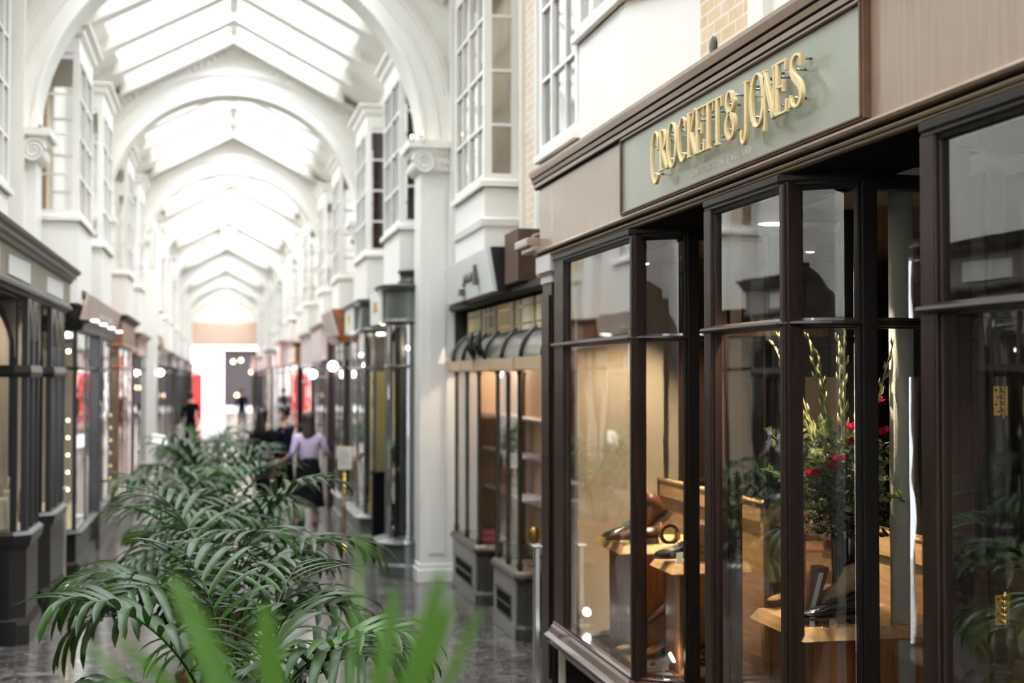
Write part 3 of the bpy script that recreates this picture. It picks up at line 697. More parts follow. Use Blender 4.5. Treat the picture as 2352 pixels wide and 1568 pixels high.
# display furniture -------------------------------------------------
def plinth(name, lab, x0, x1, y0, y1, z, zb=.605, open_=False, grp='oak display plinths in the shoe shop window'):
    t = thing(name, lab, 'display stand', ((x0+x1)/2, (y0+y1)/2, zb), grp)
    m = MB(); o = .05
    m.hexa([Vector(q) for q in ((x0+.025, y0+.025, z-.055), (x1-.01, y0+.025, z-.055), (x1-.01, y1-.025, z-.055), (x0+.025, y1-.025, z-.055))],
           [Vector(q) for q in ((x0+.0, y0+.0, z-.045), (x1, y0+.0, z-.045), (x1, y1, z-.045), (x0, y1, z-.045))])
    m.hexa([Vector(q) for q in ((x0, y0, z-.045), (x1, y0, z-.045), (x1, y1, z-.045), (x0, y1, z-.045))],
           [Vector(q) for q in ((x0+.03, y0+.03, z), (x1, y0+.03, z), (x1, y1-.03, z), (x0+.03, y1-.03, z))])
    m.build('top', M_oak, t)
    m = MB()
    if open_:
        m.box(x0+.07, x0+.09, y0+.08, y1-.06, zb, z-.05); m.box(x1-.12, x1-.1, y0+.08, y1-.06, zb, z-.05); m.box(x0+.16, x0+.18, y0+.06, y0+.12, zb, z-.05); m.box(x0+.07, x1-.1, y1-.08, y1-.06, zb, z-.05)
    else: m.box(x0+.08, x1-.06, y0+.07, y1-.06, zb, z-.05); m.box(x0+.074, x0+.08, y0+.066, y0+.1, zb, z-.05)
    m.build('box', M_oakd, t, bevel=.002)
    return t
plinth('display_plinth', 'tall pale oak plinth at the back of the far window carrying a brown boot', 2.24, 2.78, 7.84, 8.42, 1.235)
plinth('display_plinth', 'amber oak plinth with chamfered top carrying a black boot with price tags', 2.35, 2.8, 7.24, 7.64, 1.2, open_=True)
plinth('display_plinth', 'wide oak plinth below the flowers carrying a tan suede boot', 2.2, 2.82, 5.15, 5.72, 1.228)
plinth('display_plinth', 'low oak step on the window floor beside a small white spotlight', 2.42, 2.8, 7.2, 7.55, .66, zb=.606)

# shoes: heel at origin, toe toward +x, length L
M_bleather = mat('chestnut_leather', (88, 48, 30), .28, var=.25, vscale=9, coat=.5)
M_kleather = mat('black_leather', (22, 22, 25), .2, coat=.6)
M_suede = mat('tan_suede', (166, 136, 100), .9, var=.12, vscale=30)
M_sole = mat('leather_sole', (70, 44, 30), .6)
M_tree = mat('shoe_tree_wood', (210, 158, 104), .45, var=.2, vscale=10)
M_brn = mat('oxblood_leather', (80, 36, 32), .25, coat=.6)
def shoe_mesh(m, boot=0.0, L=.3):
    # stations along x: (x, halfwidth, height low, height top)
    st_ = [(0, .022, .02, .075), (.03, .031, .02, .085), (.08, .033, .02, .082), (.13, .034, .018, .075), (.17, .038, .016, .068), (.21, .045, .013, .055), (.25, .043, .012, .045), (.28, .032, .012, .036), (.298, .014, .014, .026)]
    if boot: st_ = [(x, w, lo, t+(boot*max(0, min(1, (.15-x)/.07))) if x < .16 else t+.012) for x, w, lo, t in st_]
    n = 12; vs = []; fs = []
    for x, w, lo, t in st_:
        for i in range(n):
            a = 2*PI*i/n; cy = math.cos(a); sz = math.sin(a)
            wr = w*(1 if sz < .1 else (.98-.32*sz*sz))
            vs.append((x*L/.3, cy*wr, (lo+t)/2+sz*(t-lo)/2))
    k = len(st_)
    for j in range(k-1):
        for i in range(n): fs.append((j*n+i, j*n+(i+1)%n, (j+1)*n+(i+1)%n, (j+1)*n+i))
    fs += [tuple(range(n-1,-1,-1)), tuple((k-1)*n+i for i in range(n))]
    m.add(vs, fs, True)
def shoe(lab, loc, rz, tilt, matl, boot=0, cat='shoe', tree=False, group='shoes on show in the shoe shop window', L=.3, laces=True, scale=1):
    t = thing('boot' if boot else 'shoe', lab, cat, loc, group, rz)
    t.rotation_euler = (0, tilt, rz)
    if scale != 1: t.scale = (scale,)*3
    m = mbl(); shoe_mesh(m, boot, L)
    if boot: m.lathe([(.034, .07), (.036, .07+boot*.6), (.042, .08+boot)], (.045, 0, 0), 16)
    m.build('upper', matl, t)
    m = mbl()
    out = [(0,.024),(.03,.034),(.09,.033),(.15,.033),(.2,.046),(.25,.046),(.285,.034),(.306,.012)]
    pts = [(x, -w, .004) for x, w in out]+[(x, w, .004) for x, w in reversed(out)]
    m.poly([(x, y, .008) for x, y, z in pts], (0, 0, .009)); m.build('sole', M_sole, t)
    m = mbl(); m.poly([(x, y, -.012) for x, y, z in [(-.002,-.024,0),(.03,-.034,0),(.078,-.032,0),(.078,.032,0),(.03,.034,0),(-.002,.024,0)]], (0, 0, .022)); m.build('heel', M_sole, t)
    if laces:
        m = mbl()
        for i in range(4+ (3 if boot else 0)):
            if i < 4: x = .165-i*.018; z = .074+i*.006
            else: x = .10-(i-4)*.004; z = .10+(i-4)*.03
            if boot: z += .012
            m.tube([(x, -.022, z-.004), (x, 0, z+.006), (x, .022, z-.004)], .0022, 6)
        m.build('lace', M_dark, t)
    if tree:
        m = mbl(); m.ball((.03, 0, .11+boot), .02, 12, (1, .8, 1)); m.tube([(.03, 0, .06+boot), (.03, 0, .1+boot)], .012, 10); m.ball((.10, 0, .085), .024, 10, (1.6, .9, .8)); m.build('shoe_tree', M_tree, t)
    return t
# toe points to the corridor-far side as in the photo (toe left in view)
Z1, Z2, Z3 = 1.235, 1.2, 1.228
s1 = shoe('chestnut leather boot tipped up on its toe on the tall pale plinth', (2.60, 8.02, Z1+.17), PI-.25, -.0, M_bleather, boot=.09, tree=True)
s1.rotation_euler = (0, .72, PI-.1)
shoe('black shoe lying on its side behind the chestnut boot', (2.52, 8.22, Z1+.014), PI+.2, 0, M_kleather)
s = shoe('dark brown shoe lying in front of the chestnut boot on the tall pale plinth', (2.50, 7.95, Z1+.014), PI-.25, 0, M_bleather, laces=True)
shoe('black laced boot with white tags on the amber oak plinth', (2.61, 7.40, Z2+.013), PI-.05, 0, M_kleather, boot=.1)
shoe('polished black shoe on the low oak step', (2.74, 7.3, .673), PI+.1, 0, M_kleather)
shoe('second polished black shoe beyond the one on the low step', (2.76, 7.44, .673), PI+.05, 0, M_kleather)
shoe('oxblood brogue resting against the amber plinth inside its open side', (2.66, 7.86, .9), PI-.2, .5, M_brn)
shoe('black tall shoe on the window floor behind the amber plinth', (2.62, 7.72, .619), PI-.2, 0, M_kleather, boot=.1)
shoe('tan brogue in a fan of shoes on the far window floor', (2.5, 8.05, .62), PI+.5, 0, M_suede)
shoe('brown brogue low in front of the far window glass', (2.56, 7.8, .62), PI+.4, 0, M_bleather)
s2 = shoe('tan suede boot tipped forward with a pale lining under the flowers', (2.60, 5.38, Z3+.115), PI-.06, 0, M_suede, boot=.04, laces=False)
s2.rotation_euler = (0, .38, PI-.06)
shoe('black polished shoe in front of the tan suede boot', (2.52, 5.26, Z3+.014), PI-.06, 0, M_kleather)
shoe('tan suede shoe toe poking out at the far edge of the wide plinth', (2.56, 5.66, Z3+.014), PI-.02, 0, M_suede)
# belt rolled beside the boot
bt = thing('belt', 'dark brown leather belt rolled into a ring beside the chestnut boot', 'belt', (2.5, 7.87, Z1))
m = MB(); pts = []
vs = []; fs = []
for i in range(73):
    a = 2*PI*i/36; r = .048+.004*i/36
    for dr in (-.008, .006):
        for dy in (-.018, .018): vs.append((2.56+(r+dr)*math.cos(a), 7.925+dy, Z1+.056+(r+dr)*math.sin(a)))
for i in range(72):
    o = i*4
    fs += [(o, o+1, o+5, o+4), (o+2, o+6, o+7, o+3), (o, o+4, o+6, o+2), (o+1, o+3, o+7, o+5)]
m.add(vs, fs); m.build('strap', M_bleather, bt)
m = MB(); m.box(2.60, 2.62, 7.905, 7.945, Z1+.02, Z1+.07); m.build('buckle', M_brass, bt, bevel=.003)
# wooden shoe tree block with a paper label in the middle bay
bb = thing('wooden_stretcher', 'brown wooden block with a white paper strip leaning behind the suede boot', 'shoe stretcher', (2.33, 5.36, Z3))
m = MB(); m.hexa([Vector(q) for q in ((2.285,5.33,Z3),(2.325,5.33,Z3),(2.325,5.42,Z3),(2.285,5.42,Z3))], [Vector(q) for q in ((2.35,5.34,1.44),(2.395,5.34,1.44),(2.395,5.43,1.44),(2.35,5.43,1.44))]); m.build('block', mat('walnut', (106, 72, 52), .45, var=.2), bb, bevel=.004)
m = MB(); m.hexa([Vector(q) for q in ((2.301,5.327,1.26),(2.319,5.327,1.26),(2.319,5.334,1.26),(2.301,5.334,1.26))], [Vector(q) for q in ((2.349,5.334,1.42),(2.367,5.334,1.42),(2.367,5.342,1.42),(2.349,5.342,1.42))]); m.build('paper_strip', mat('white_card', (226, 224, 214), .7), bb)
M_card = MATS['white_card']
def tagcard(x, y, z, lab, w=.022, h=.06, rz=0):
    t = thing('price_tag', lab, 'price tag', (x, y, z), 'small white price tags beside the shoes')
    m = MB(); m.hexa([Vector(q) for q in ((x-w/2,y-.012,z),(x+w/2,y-.012,z),(x+w/2,y-.008,z),(x-w/2,y-.008,z))], [Vector(q) for q in ((x-w/2+.012,y+.008,z+h),(x+w/2+.012,y+.008,z+h),(x+w/2+.012,y+.012,z+h),(x-w/2+.012,y+.012,z+h))]); m.build('card', M_card, t)
tagcard(2.40, 7.30, Z2, 'white price tag furthest out on the amber oak plinth'); tagcard(2.425, 7.33, Z2, 'white price tag tucked just behind the outermost one on the amber plinth'); tagcard(2.50, 7.29, Z2, 'white price tag between the outer pair and the black boot')
tagcard(2.27, 5.24, Z3, 'white price tag at the corner of the wide plinth')
tagcard(2.29, 8.16, .606, 'white price tag on the far window floor, closest to the glass'); tagcard(2.34, 8.1, .606, 'white price tag in the middle of the three on the far window floor'); tagcard(2.4, 8.04, .606, 'white price tag on the far window floor, innermost of three')
# display cards lying on the floor of the far window
for k, (x, y, lab) in enumerate(((2.33, 8.5, 'pale sloping card with a dark label on the far window floor'), (2.34, 7.5, 'pale card with a dark label beside the small spotlight'))):
    t = thing('display_card', lab, 'card', (x, y, .606))
    m = MB(); m.obox((x, y, .625), (.07, -.03, .012), (.04, .1, 0), (-.002, 0, .012)); m.build('board', M_riser, t)
    m = MB(); m.obox((x+.005, y-.02, .640), (.035, -.015, .006), (.015, .04, 0), (0, 0, .0015)); m.build('label_plate', M_grey, t)
# small white spotlights on the window floor
def spot(x, y, z, lab, rz):
    t = thing('spotlight', lab, 'spotlight', (x, y, z), 'small white spotlights on the window floor')
    m = MB(); m.lathe([(.045, 0), (.05, .006), (.045, .012)], (x, y, z), 20); m.build('base', M_whiteg, t)
    m = MB(); m.tube([(x, y, z+.012), (x, y, z+.06)], .006, 8); m.build('stem', M_whiteg, t)
    d = Vector((math.cos(rz), math.sin(rz), .55)).normalized(); c0 = Vector((x, y, z+.075))
    m = MB(); m.tube([c0-d*.045, c0-d*.03, c0+d*.03, c0+d*.045], [.014, .02, .021, .028], 16); m.build('lamp_body', M_whiteg, t)
    m = MB(); m.tube([c0+d*.046, c0+d*.056], [.027, .03], 16); m.build('reflector', M_bulbw, t)
spot(2.28, 8.86, .606, 'small white spotlight on the floor at the far end of the window', -1.2)
spot(2.33, 7.32, .606, 'small white spotlight on the floor near the curved pane of the far window', -.35)

# flowers in a dark vase ------------------------------------------------
M_eu = mat('eucalyptus_leaf', (126, 138, 104), .5, var=.3, vscale=20, trans=.2)
M_eud = mat('dark_shrub_leaf', (58, 70, 44), .55, var=.4, vscale=20)
M_glad = mat('gladiolus_bud', (128, 130, 78), .5, var=.35, vscale=20)
M_mag = mat('magenta_petal', (190, 24, 78), .5, trans=.3)
M_twig = mat('woody_twig', (140, 116, 70), .6)
vb = thing('flower_arrangement', 'tall arrangement of budding stems, grey-green foliage and magenta blooms in a dark vase', 'flower arrangement', (2.53, 5.48, Z3))
VX, VY = 2.53, 5.48
m = MB(); m.lathe([(.05, 0), (.056, .01), (.062, .3), (.066, .36), (.06, .36), (.056, .3)], (VX, VY, Z3), 32); m.build('vase', mat('dark_glass_vase', (20, 26, 26), .06, coat=.8), vb)
r = random.Random(3)
def leafq(m, p, d, w, l, rr):
    d = d.normalized(); s = d.cross(Vector((rr.uniform(-1,1), rr.uniform(-1,1), rr.uniform(-1,1)))).normalized()*w
    u = d.cross(s).normalized()*w*.25
    m.add([p, p+d*l*.35+s+u, p+d*l*.75+s*.7+u, p+d*l, p+d*l*.75-s*.7+u, p+d*l*.35-s+u], [(0,1,2,3),(0,3,4,5)])
base = Vector((VX, VY, Z3+.34))
for k in range(11):
    a = r.uniform(0, 2*PI); sp_ = r.uniform(.03, .32); top = Vector((VX+math.cos(a)*sp_*.6, VY+math.sin(a)*sp_*1.3, r.uniform(2.1, 2.42)))
    if k == 0: top = Vector((2.42, 5.92, 2.4))
    if k == 1: top = Vector((2.36, 5.85, 2.36))
    if k == 2: top = Vector((2.50, 5.42, 2.42))
    if k == 3: top = Vector((2.62, 5.22, 2.35))
    mid = (base+top)/2+Vector((0, 0, .04)); m = MB(); P = [base.lerp(mid, t/6).lerp(mid.lerp(top, t/6), t/6) for t in range(7)]
    m.tube(P, [.005]*4+[.004, .003, .002], 6)
    d = (P[6]-P[4]).normalized()
    for i in range(12):
        t = .45+i*.047; q = base.lerp(mid, t).lerp(mid.lerp(top, t), t); sd = Vector((math.cos(i*2.6), math.sin(i*2.6), 0))*.012
        l = .085*(1.1-t*.75)
        m.tube([q, q+d*l*.45+sd, q+d*l+sd*1.3], [.004, .0085*(1.25-t*.6), .001], 6)
    m.build('gladiolus_stem', M_glad, vb)
for k in range(34):
    a = r.uniform(0, 2*PI); sp_ = r.uniform(.12, .34); top = Vector((VX+math.cos(a)*sp_*.6, VY+math.sin(a)*sp_*1.2, r.uniform(1.6, 2.1)))
    if k < 8: top = Vector((r.uniform(2.3, 2.42), r.uniform(5.55, 5.98), r.uniform(1.62, 2.05)))
    elif k < 18: top = Vector((r.uniform(2.3, 2.45), r.uniform(5.25, 5.42), r.uniform(1.65, 2.08)))
    m = MB(); mid = (base+top)/2+Vector((0, 0, .08))
    P = [base.lerp(mid, t/6).lerp(mid.lerp(top, t/6), t/6) for t in range(7)]
    m.tube(P, .0022, 5)
    for i in range(26):
        t = .3+i*.027; q = base.lerp(mid, t).lerp(mid.lerp(top, t), t)
        leafq(m, q, Vector((r.uniform(-1,1), r.uniform(-1,1), r.uniform(-.2,1))), .014, .038, r)
    m.build('leafy_branch', M_eu, vb)
m = MB()
for i in range(1500):
    a = r.uniform(0, 2*PI); b_ = r.gauss(0, .5); rr = r.uniform(.05, .17)
    p = Vector((VX+math.cos(a)*rr, VY+math.sin(a)*rr*1.25, Z3+.47+r.uniform(-.14, .24)))
    leafq(m, p, Vector((r.uniform(-1,1), r.uniform(-1,1), r.uniform(-.6,.8))), .009, .026, r)
m.build('foliage', M_eud, vb)
for k, (x, y, z) in enumerate(((2.59, 5.33, 2.09), (2.50, 5.33, 1.99), (2.51, 5.36, 1.93), (2.42, 5.36, 1.83), (2.36, 5.42, 1.80), (2.60, 5.30, 1.97), (2.43, 5.33, 1.86))):
    m = MB()
    for i in range(9):
        a = i*2.4; d = Vector((math.cos(a), math.sin(a)*1, .5+.5*math.sin(i))).normalized(); s_ = d.cross(Vector((0,0,1))).normalized()*.02; c0 = Vector((x, y, z))
        m.add([c0, c0+d*.018+s_, c0+d*.042+s_*.8, c0+d*.048, c0+d*.042-s_*.8, c0+d*.018-s_], [(0,1,2,3),(0,3,4,5)], True)
    m.build('bloom', M_mag, vb)
for k in range(3):
    m = MB(); top = Vector((2.33+.05*k, 5.28+.12*k, 1.62+.05*k)); m.tube([base, base.lerp(top, .5)+Vector((0,0,.03)), top], .0018, 5)
    for i in range(18): leafq(m, base.lerp(top, .4+i*.035), Vector((r.uniform(-1,1), r.uniform(-1,1), r.uniform(-.2,1))), .006, .018, r)
    m.build('twig', M_twig, vb)

# ceiling downlights in the shoe shop (lamp geometry; their light below)
def downlight(x, y, z=2.985, e=None, lab='', pw=14, pend=False, big=1):
    t = thing('ceiling_spotlight', lab, 'ceiling light', (x, y, z), 'white ceiling spotlights inside the shoe shop')
    m = MB(); m.lathe([(.034*big, -.07*big**.4), (.037*big, -.065*big**.4), (.037*big, -.01), (.03, 0)], (x, y, z), 24); m.build('housing', M_whiteg, t)
    m = MB(); m.lathe([(.022*big, -.074*big**.4), (.028*big, -.071*big**.4)], (x, y, z), 24); m.build('bulb', M_bulbw, t)
    L = bpy.data.lights.new('warm_spot', 'SPOT'); L.energy = pw*1.3; L.spot_size = 1.9; L.spot_blend = .7; L.color = (1, .83, .6); L.shadow_soft_size = .015
    o = bpy.data.objects.new('warm_spot', L); C.objects.link(o); o.location = (x, y, z-.13-.04*big)
for x, y, pw, lab in ((2.62, 8.6, 42, 'white cylinder ceiling light above the far end of the shoe window'), (2.6, 7.6, 110, 'white cylinder ceiling light above the amber plinth'),
                      (2.42, 5.98, 28, 'white cylinder ceiling light in the far half of the flower window'), (2.36, 5.62, 65, 'white cylinder ceiling light above the suede boot'),
                      (2.55, 3.4, 3, 'white cylinder ceiling light in the window closest to the camera'),
                      (3.6, 7.6, 5, 'white ceiling light over the middle of the shoe shop'), (3.5, 5.7, 2, 'white ceiling light behind the pale pole')):
    downlight(x, y, lab=lab, pw=pw, big=2.4 if 'far half' in lab else 1)
# dark lattice-fronted cabinet and shelving inside
cb = thing('lattice_cabinet', 'tall dark cabinet with curved lattice doors inside the shoe shop', 'cabinet', (3.9, 7.9, 0))
m = MB(); m.box(3.3, 4.9, 8.62, 9.2, .02, 2.75); m.box(3.25, 4.95, 8.56, 9.22, 2.75, 2.83); m.build('carcass', M_darki, cb, bevel=.01)
for i in range(3):
    m = MB(); x0 = 3.33+i*.53; m.box(x0, x0+.03, 8.59, 8.62, .1, 2.7); m.box(x0+.47, x0+.5, 8.59, 8.62, .1, 2.7); m.box(x0, x0+.5, 8.59, 8.62, .1, .14); m.box(x0, x0+.5, 8.59, 8.62, 2.66, 2.7)
    for j in range(3):
        for ph in (0, 1):
            m.tube([(x0+.1+j*.15+.055*math.sin(q*PI/4+ph*PI), 8.6, .15+q*.104) for q in range(25)], .006, 5)
    m.build('lattice_door', M_dark, cb)
ck = thing('wall_panelling', 'brown wooden panelling and shelves along the back of the shoe shop', 'shelving', (6.2, 5, 0))
m = MB(); m.box(6.1, 6.38, 2, 9.2, .02, 2.4)
for i in range(6): m.box(6.0, 6.1, 2+i*1.2, 2.06+i*1.2, .02, 2.4)
for z in (.5, 1.0, 1.5, 2.0, 2.4): m.box(5.98, 6.12, 2, 9.2, z, z+.03)
m.build('shelves', M_browni, ck)
cw = thing('timber_screen', 'brown timber screen standing behind the amber plinth', 'screen', (3.2, 9.0, 0))
m = MB(); m.box(3.0, 3.22, 8.95, 9.1, .02, 2.9); m.box(2.98, 3.24, 8.93, 8.95, 1.5, 1.54); m.build('upright', M_browni, cw, bevel=.01)

# ------------------------------------------------------------------ generic glazed shop front
def gl_quads(m, path, z0, z1, inset=.0):
    for u, v in zip(path[:-1], path[1:]): m.quad((u[0], u[1], z0), (v[0], v[1], z0), (v[0], v[1], z1), (u[0], u[1], z1))
def shop(name, lab, s, X, Y0, Y1, depth=.4, cant=.12, sill=.45, transom=2.35, head=2.8, ftop=3.22, fr=M_dark, riser=M_stonel, fas=M_grey, cor=None, nb=2, back=M_creamw, floorm=M_creamw, group=None, bow=False, fdepth=.05, plinth_h=.12, lamp=None, rout=0.0):
    root = thing(name, lab, 'shop front', (X, (Y0+Y1)/2, 0), group)
    if bow: near = [(X+s*cant*(1-math.cos(PI/2*i/8)), Y0+cant-cant*math.sin(PI/2*i/8)) for i in range(9)]+[(X+s*depth, Y0)]
    else: near = [(X, Y0+cant), (X+s*cant, Y0), (X+s*depth, Y0)]
    far = [(X+s*depth, Y1), (X+s*cant, Y1), (X, Y1-cant)]
    path = far+near
    a = MB(); a.sweep(path, [(-.05, 0), (rout, 0), (rout, sill-.04), (-.05, sill-.04)], s); a.sweep(path, [(rout, 0), (rout+.035, 0), (rout+.035, plinth_h), (rout+.01, plinth_h+.03), (rout, plinth_h+.03)], s)
    a.build('stall_riser', riser, root)
    a = MB(); a.sweep(path, [(-.06, sill-.05), (rout+.05, sill-.05), (rout+.055, sill-.03), (rout*.4+.02, sill), (.01, sill+.012), (-.06, sill+.012)], s); a.build('sill', riser if riser is not M_stone else M_bronze, root)
    if transom:
        a = MB(); a.sweep(path, [(-.03, transom-.02), (.015, transom-.02), (.022, transom), (.015, transom+.02), (-.03, transom+.02)], s); a.build('transom', fr, root)
    pts = [far[1], far[2], near[0], near[-2]]
    for i in range(1, nb): pts.append((X, (Y1-cant)+(Y0+cant-Y1+cant)*i/nb))
    for i, (x, y) in enumerate(pts):
        q = MB(); q.box(x-.022+s*.02, x+.022+s*.02, y-.025, y+.025, sill, head+.02); q.build('mullion', fr, root)
    g = MB(); gl_quads(g, [(p[0]+s*.012, p[1]) for p in path], sill, head); g.build('pane', M_glassn, root)
    a = MB(); a.sweep(path, [(-.06, head), (fdepth, head), (fdepth+.02, head+.02), (fdepth, head+.05), (fdepth-.01, ftop-.08), (fdepth+.01, ftop-.07), (-.06, ftop-.07)], s); fo = a.build('fascia', fas, root)
    if bow:
        for p_ in fo.data.polygons: p_.use_smooth = True
        weld(fo)
    a = MB(); a.sweep(path, [(-.06, ftop-.08), (fdepth+.01, ftop-.08), (fdepth+.03, ftop-.05), (fdepth+.07, ftop-.03), (fdepth+.08, ftop), (-.06, ftop)], s); a.build('cornice', cor or fas, root)
    a = MB(); hull = [(p[0], p[1]) for p in path]; a.poly([(x, y, ftop-.03) for x, y in hull], (0, 0, .02)); a.poly([(x, y, head-.02) for x, y in hull], (0, 0, .02)); a.box(X+s*depth, 2.9 if s > 0 else -2.6, Y0, Y1, head, ftop-.01); a.build('canopy', fr, root)
    a = MB(); a.poly([(x-s*-.01, y, sill-.06) for x, y in hull], (0, 0, .03)); a.build('display_floor', floorm, root)
    a = MB(); bx = X+s*(depth+.45); a.box(bx, bx+s*.04, Y0, Y1, 0, head); a.box(X+s*depth, bx, Y0, Y0+.03, 0, head); a.box(X+s*depth, bx, Y1-.03, Y1, 0, head); a.build('back_wall', back, root)
    if lamp:
        L = bpy.data.lights.new('shop_lamp', 'POINT'); L.energy = lamp; L.color = (1, .88, .72); L.shadow_soft_size = .02
        o = bpy.data.objects.new('shop_lamp', L); C.objects.link(o); o.location = (X+s*(depth*.8), (Y0+Y1)/2, head-.25)
    return root
M_reflw = mat('pale_board', (214, 208, 196), .5)
M_curt = mat('olive_yellow_curtain', (226, 215, 168), .7, var=.12, vscale=9, stretch=(20, 20, .3), trans=.1)
M_dred = mat('dark_red_paint', (58, 26, 32), .35, coat=.3)
M_brown = mat('brown_sign_paint', (122, 78, 50), .45, coat=.2)
M_pink = mat('pinkish_white_board', (222, 206, 202), .5)
M_dgreen = mat('dark_green_paint', (30, 40, 36), .35, coat=.3)
M_orange = mat('orange_brown_wood', (140, 84, 44), .4, var=.3, coat=.3)

# R1: bookish shop next door, two bays with barrel awning
r1 = thing('shopfront', 'dark bronze shop front with a curved metal awning next to the shoe shop', 'shop front', (2.45, 12.2, 0))
p1 = [(2.9, 14.95), (2.45, 14.95), (2.42, 13.56), (2.9, 13.56)]
for (ya, yb) in ((15.0, 13.56), (12.72, 11.65)):
    path = [(2.9, ya-.02), (2.46, ya-.02), (2.45, ya-.04), (2.45, yb+.03), (2.5, yb-.02), (2.95, yb-.02)]
    a = MB(); a.sweep(path, [(-.05, 0), (.02, 0), (.02, .1), (0, .13), (0, .5), (-.05, .5)]); rz_ = a.build('stall_riser', M_stone, r1)
    # long face is lighter stone with a vent grille
    a = MB(); a.box(2.432, 2.45, yb+.04, ya-.05, .13, .5); a.box(2.425, 2.45, yb+.04, ya-.05, .0, .13); a.build('face_panel', M_stonel, r1, bevel=.004)
    a = MB(); a.box(2.426, 2.434, yb+.22, ya-.2, .13, .36); gr = a.build('vent_grille', M_bronze, r1)
    a = MB()
    for i in range(14):
        for j in range(2):
            yy = yb+.25+i*(ya-yb-.5)/14; a.box(2.423, 2.428, yy, yy+.04, .16+j*.1, .235+j*.1)
    a.build('vent_slot', M_soffit, gr)
    a = MB(); a.sweep(path, [(-.05, .5), (.03, .5), (.045, .53), (.03, .56), (0, .58), (-.05, .58)]); a.build('sill', M_bronze, r1, bevel=.003)
    for (x, y) in ((2.47, ya-.06), (2.47, (ya+yb)/2), (2.47, yb+.05), (2.9, yb)):
        q = MB(); q.lathe([(.022, .58), (.03, .62), (.02, .66), (.02, 2.2), (.03, 2.25)], (x, y, 0), 14); q.build('mullion', M_bronze, r1)
    g = MB(); gl_quads(g, [(p[0]+.02, p[1]) for p in path], .58, 2.26); g.build('pane', M_glassn, r1)
    a = MB(); a.poly([(p[0], p[1], .5) for p in path], (0, 0, .05)); a.build('display_floor', M_pink, r1)
a = MB(); a.box(3.0, 3.05, 9.55, 15.1, .02, 2.9); a.box(2.6, 3.0, 15.05, 15.1, 0, 2.9); a.build('back_wall', mat('peach_lit_wall', (226, 196, 164), .7), r1)
a = MB()
for z in (1.05, 1.45, 1.8): a.box(2.75, 3.0, 9.6, 15, z, z+.02)
a.build('glass_shelf', M_pink, r1)
a = MB(); a.box(2.4, 2.5, 9.6, 15.0, 2.26, 2.36)
for y in (15.0, 14.3, 13.56, 12.72, 11.65, 10.6): a.box(2.385, 2.5, y-.05, y+.03, 2.25, 2.37)
a.build('brass_beam', mat('warm_brass_band', (204, 176, 142), .35, .25), r1, bevel=.005)
a = MB(); n = 14
prof = [(2.40+.32*(1-math.cos(PI/2*i/n)), 2.36+.30*math.sin(PI/2*i/n)) for i in range(n+1)]
for (x0, z0), (x1, z1) in zip(prof[:-1], prof[1:]): a.add([(x0, 9.6, z0), (x0, 15.0, z0), (x1, 15.0, z1), (x1, 9.6, z1)], [(0,1,2,3)], True)
aw = a.build('barrel_awning', mat('pewter_awning', (142, 136, 124), .28, .75, var=.25, vscale=5), r1)
for y in (14.7, 14.1, 13.5, 12.9, 12.1, 11.3, 10.5, 9.9):
    q = MB(); q.tube([(x-.008, y, z+.008) for x, z in prof], .018, 8); q.build('awning_rib', M_dark, aw)
for yy in (13.3, 12.9):
    q = MB(); q.tube([(2.36, yy, 2.40), (2.33, yy+.05, 2.5), (2.34, yy-.02, 2.62)], [.03, .04, .015], 8); q.tube([(2.36, yy, 2.48), (2.3, yy-.1, 2.5)], .014, 6); q.build('scroll_ornament', M_dark, aw)
a = MB(); a.box(2.44, 3.0, 9.55, 15.1, 2.90, 2.98); a.box(2.42, 2.5, 9.55, 15.15, 2.91, 2.96); a.build('shelf_board', M_darki, r1, bevel=.006)
a = MB(); a.box(2.7, 2.72, 9.6, 15.0, 2.6, 2.9); a.box(2.46, 2.7, 14.98, 15.03, 2.26, 2.9); a.build('shelf_back', M_darki, r1)
# signboard, tilted
a = MB(); a.hexa([Vector(q) for q in ((2.27, 11.86, 2.93), (2.31, 11.86, 2.93), (2.31, 14.17, 2.93), (2.27, 14.17, 2.93))], [Vector(q) for q in ((2.21, 11.86, 3.30), (2.25, 11.86, 3.30), (2.25, 14.17, 3.30), (2.21, 14.17, 3.30))])
sb = tag(a.build('signboard', M_greyl, bevel=.004), 'pale grey tilted signboard with small dark lettering above the curved awning', 'sign')
a = MB(); a.hexa([Vector(q) for q in ((2.31, 11.84, 2.93), (2.5, 11.84, 2.93), (2.5, 14.2, 2.93), (2.31, 14.2, 2.93))], [Vector(q) for q in ((2.255, 11.84, 3.31), (2.5, 11.84, 3.31), (2.5, 14.2, 3.31), (2.255, 14.2, 3.31))]); a.build('backing_box', M_dark, sb)
y = 13.2
for i, ch in enumerate('JIVIIV'):
    a = MB()
    glyph(a, ch, y, 3.07, .09, .12, 2.232, 2.262, wk=1.2); y -= .09; a.build('letter', M_dark, sb)
a = MB(); a.box(2.205, 2.24, 12.42, 12.5, 3.02, 3.2); a.build('lettering_block', M_bronze, sb)
a = MB(); a.box(2.215, 2.25, 13.2, 13.34, 2.97, 3.03); a.build('lettering_block', M_bronze, sb)
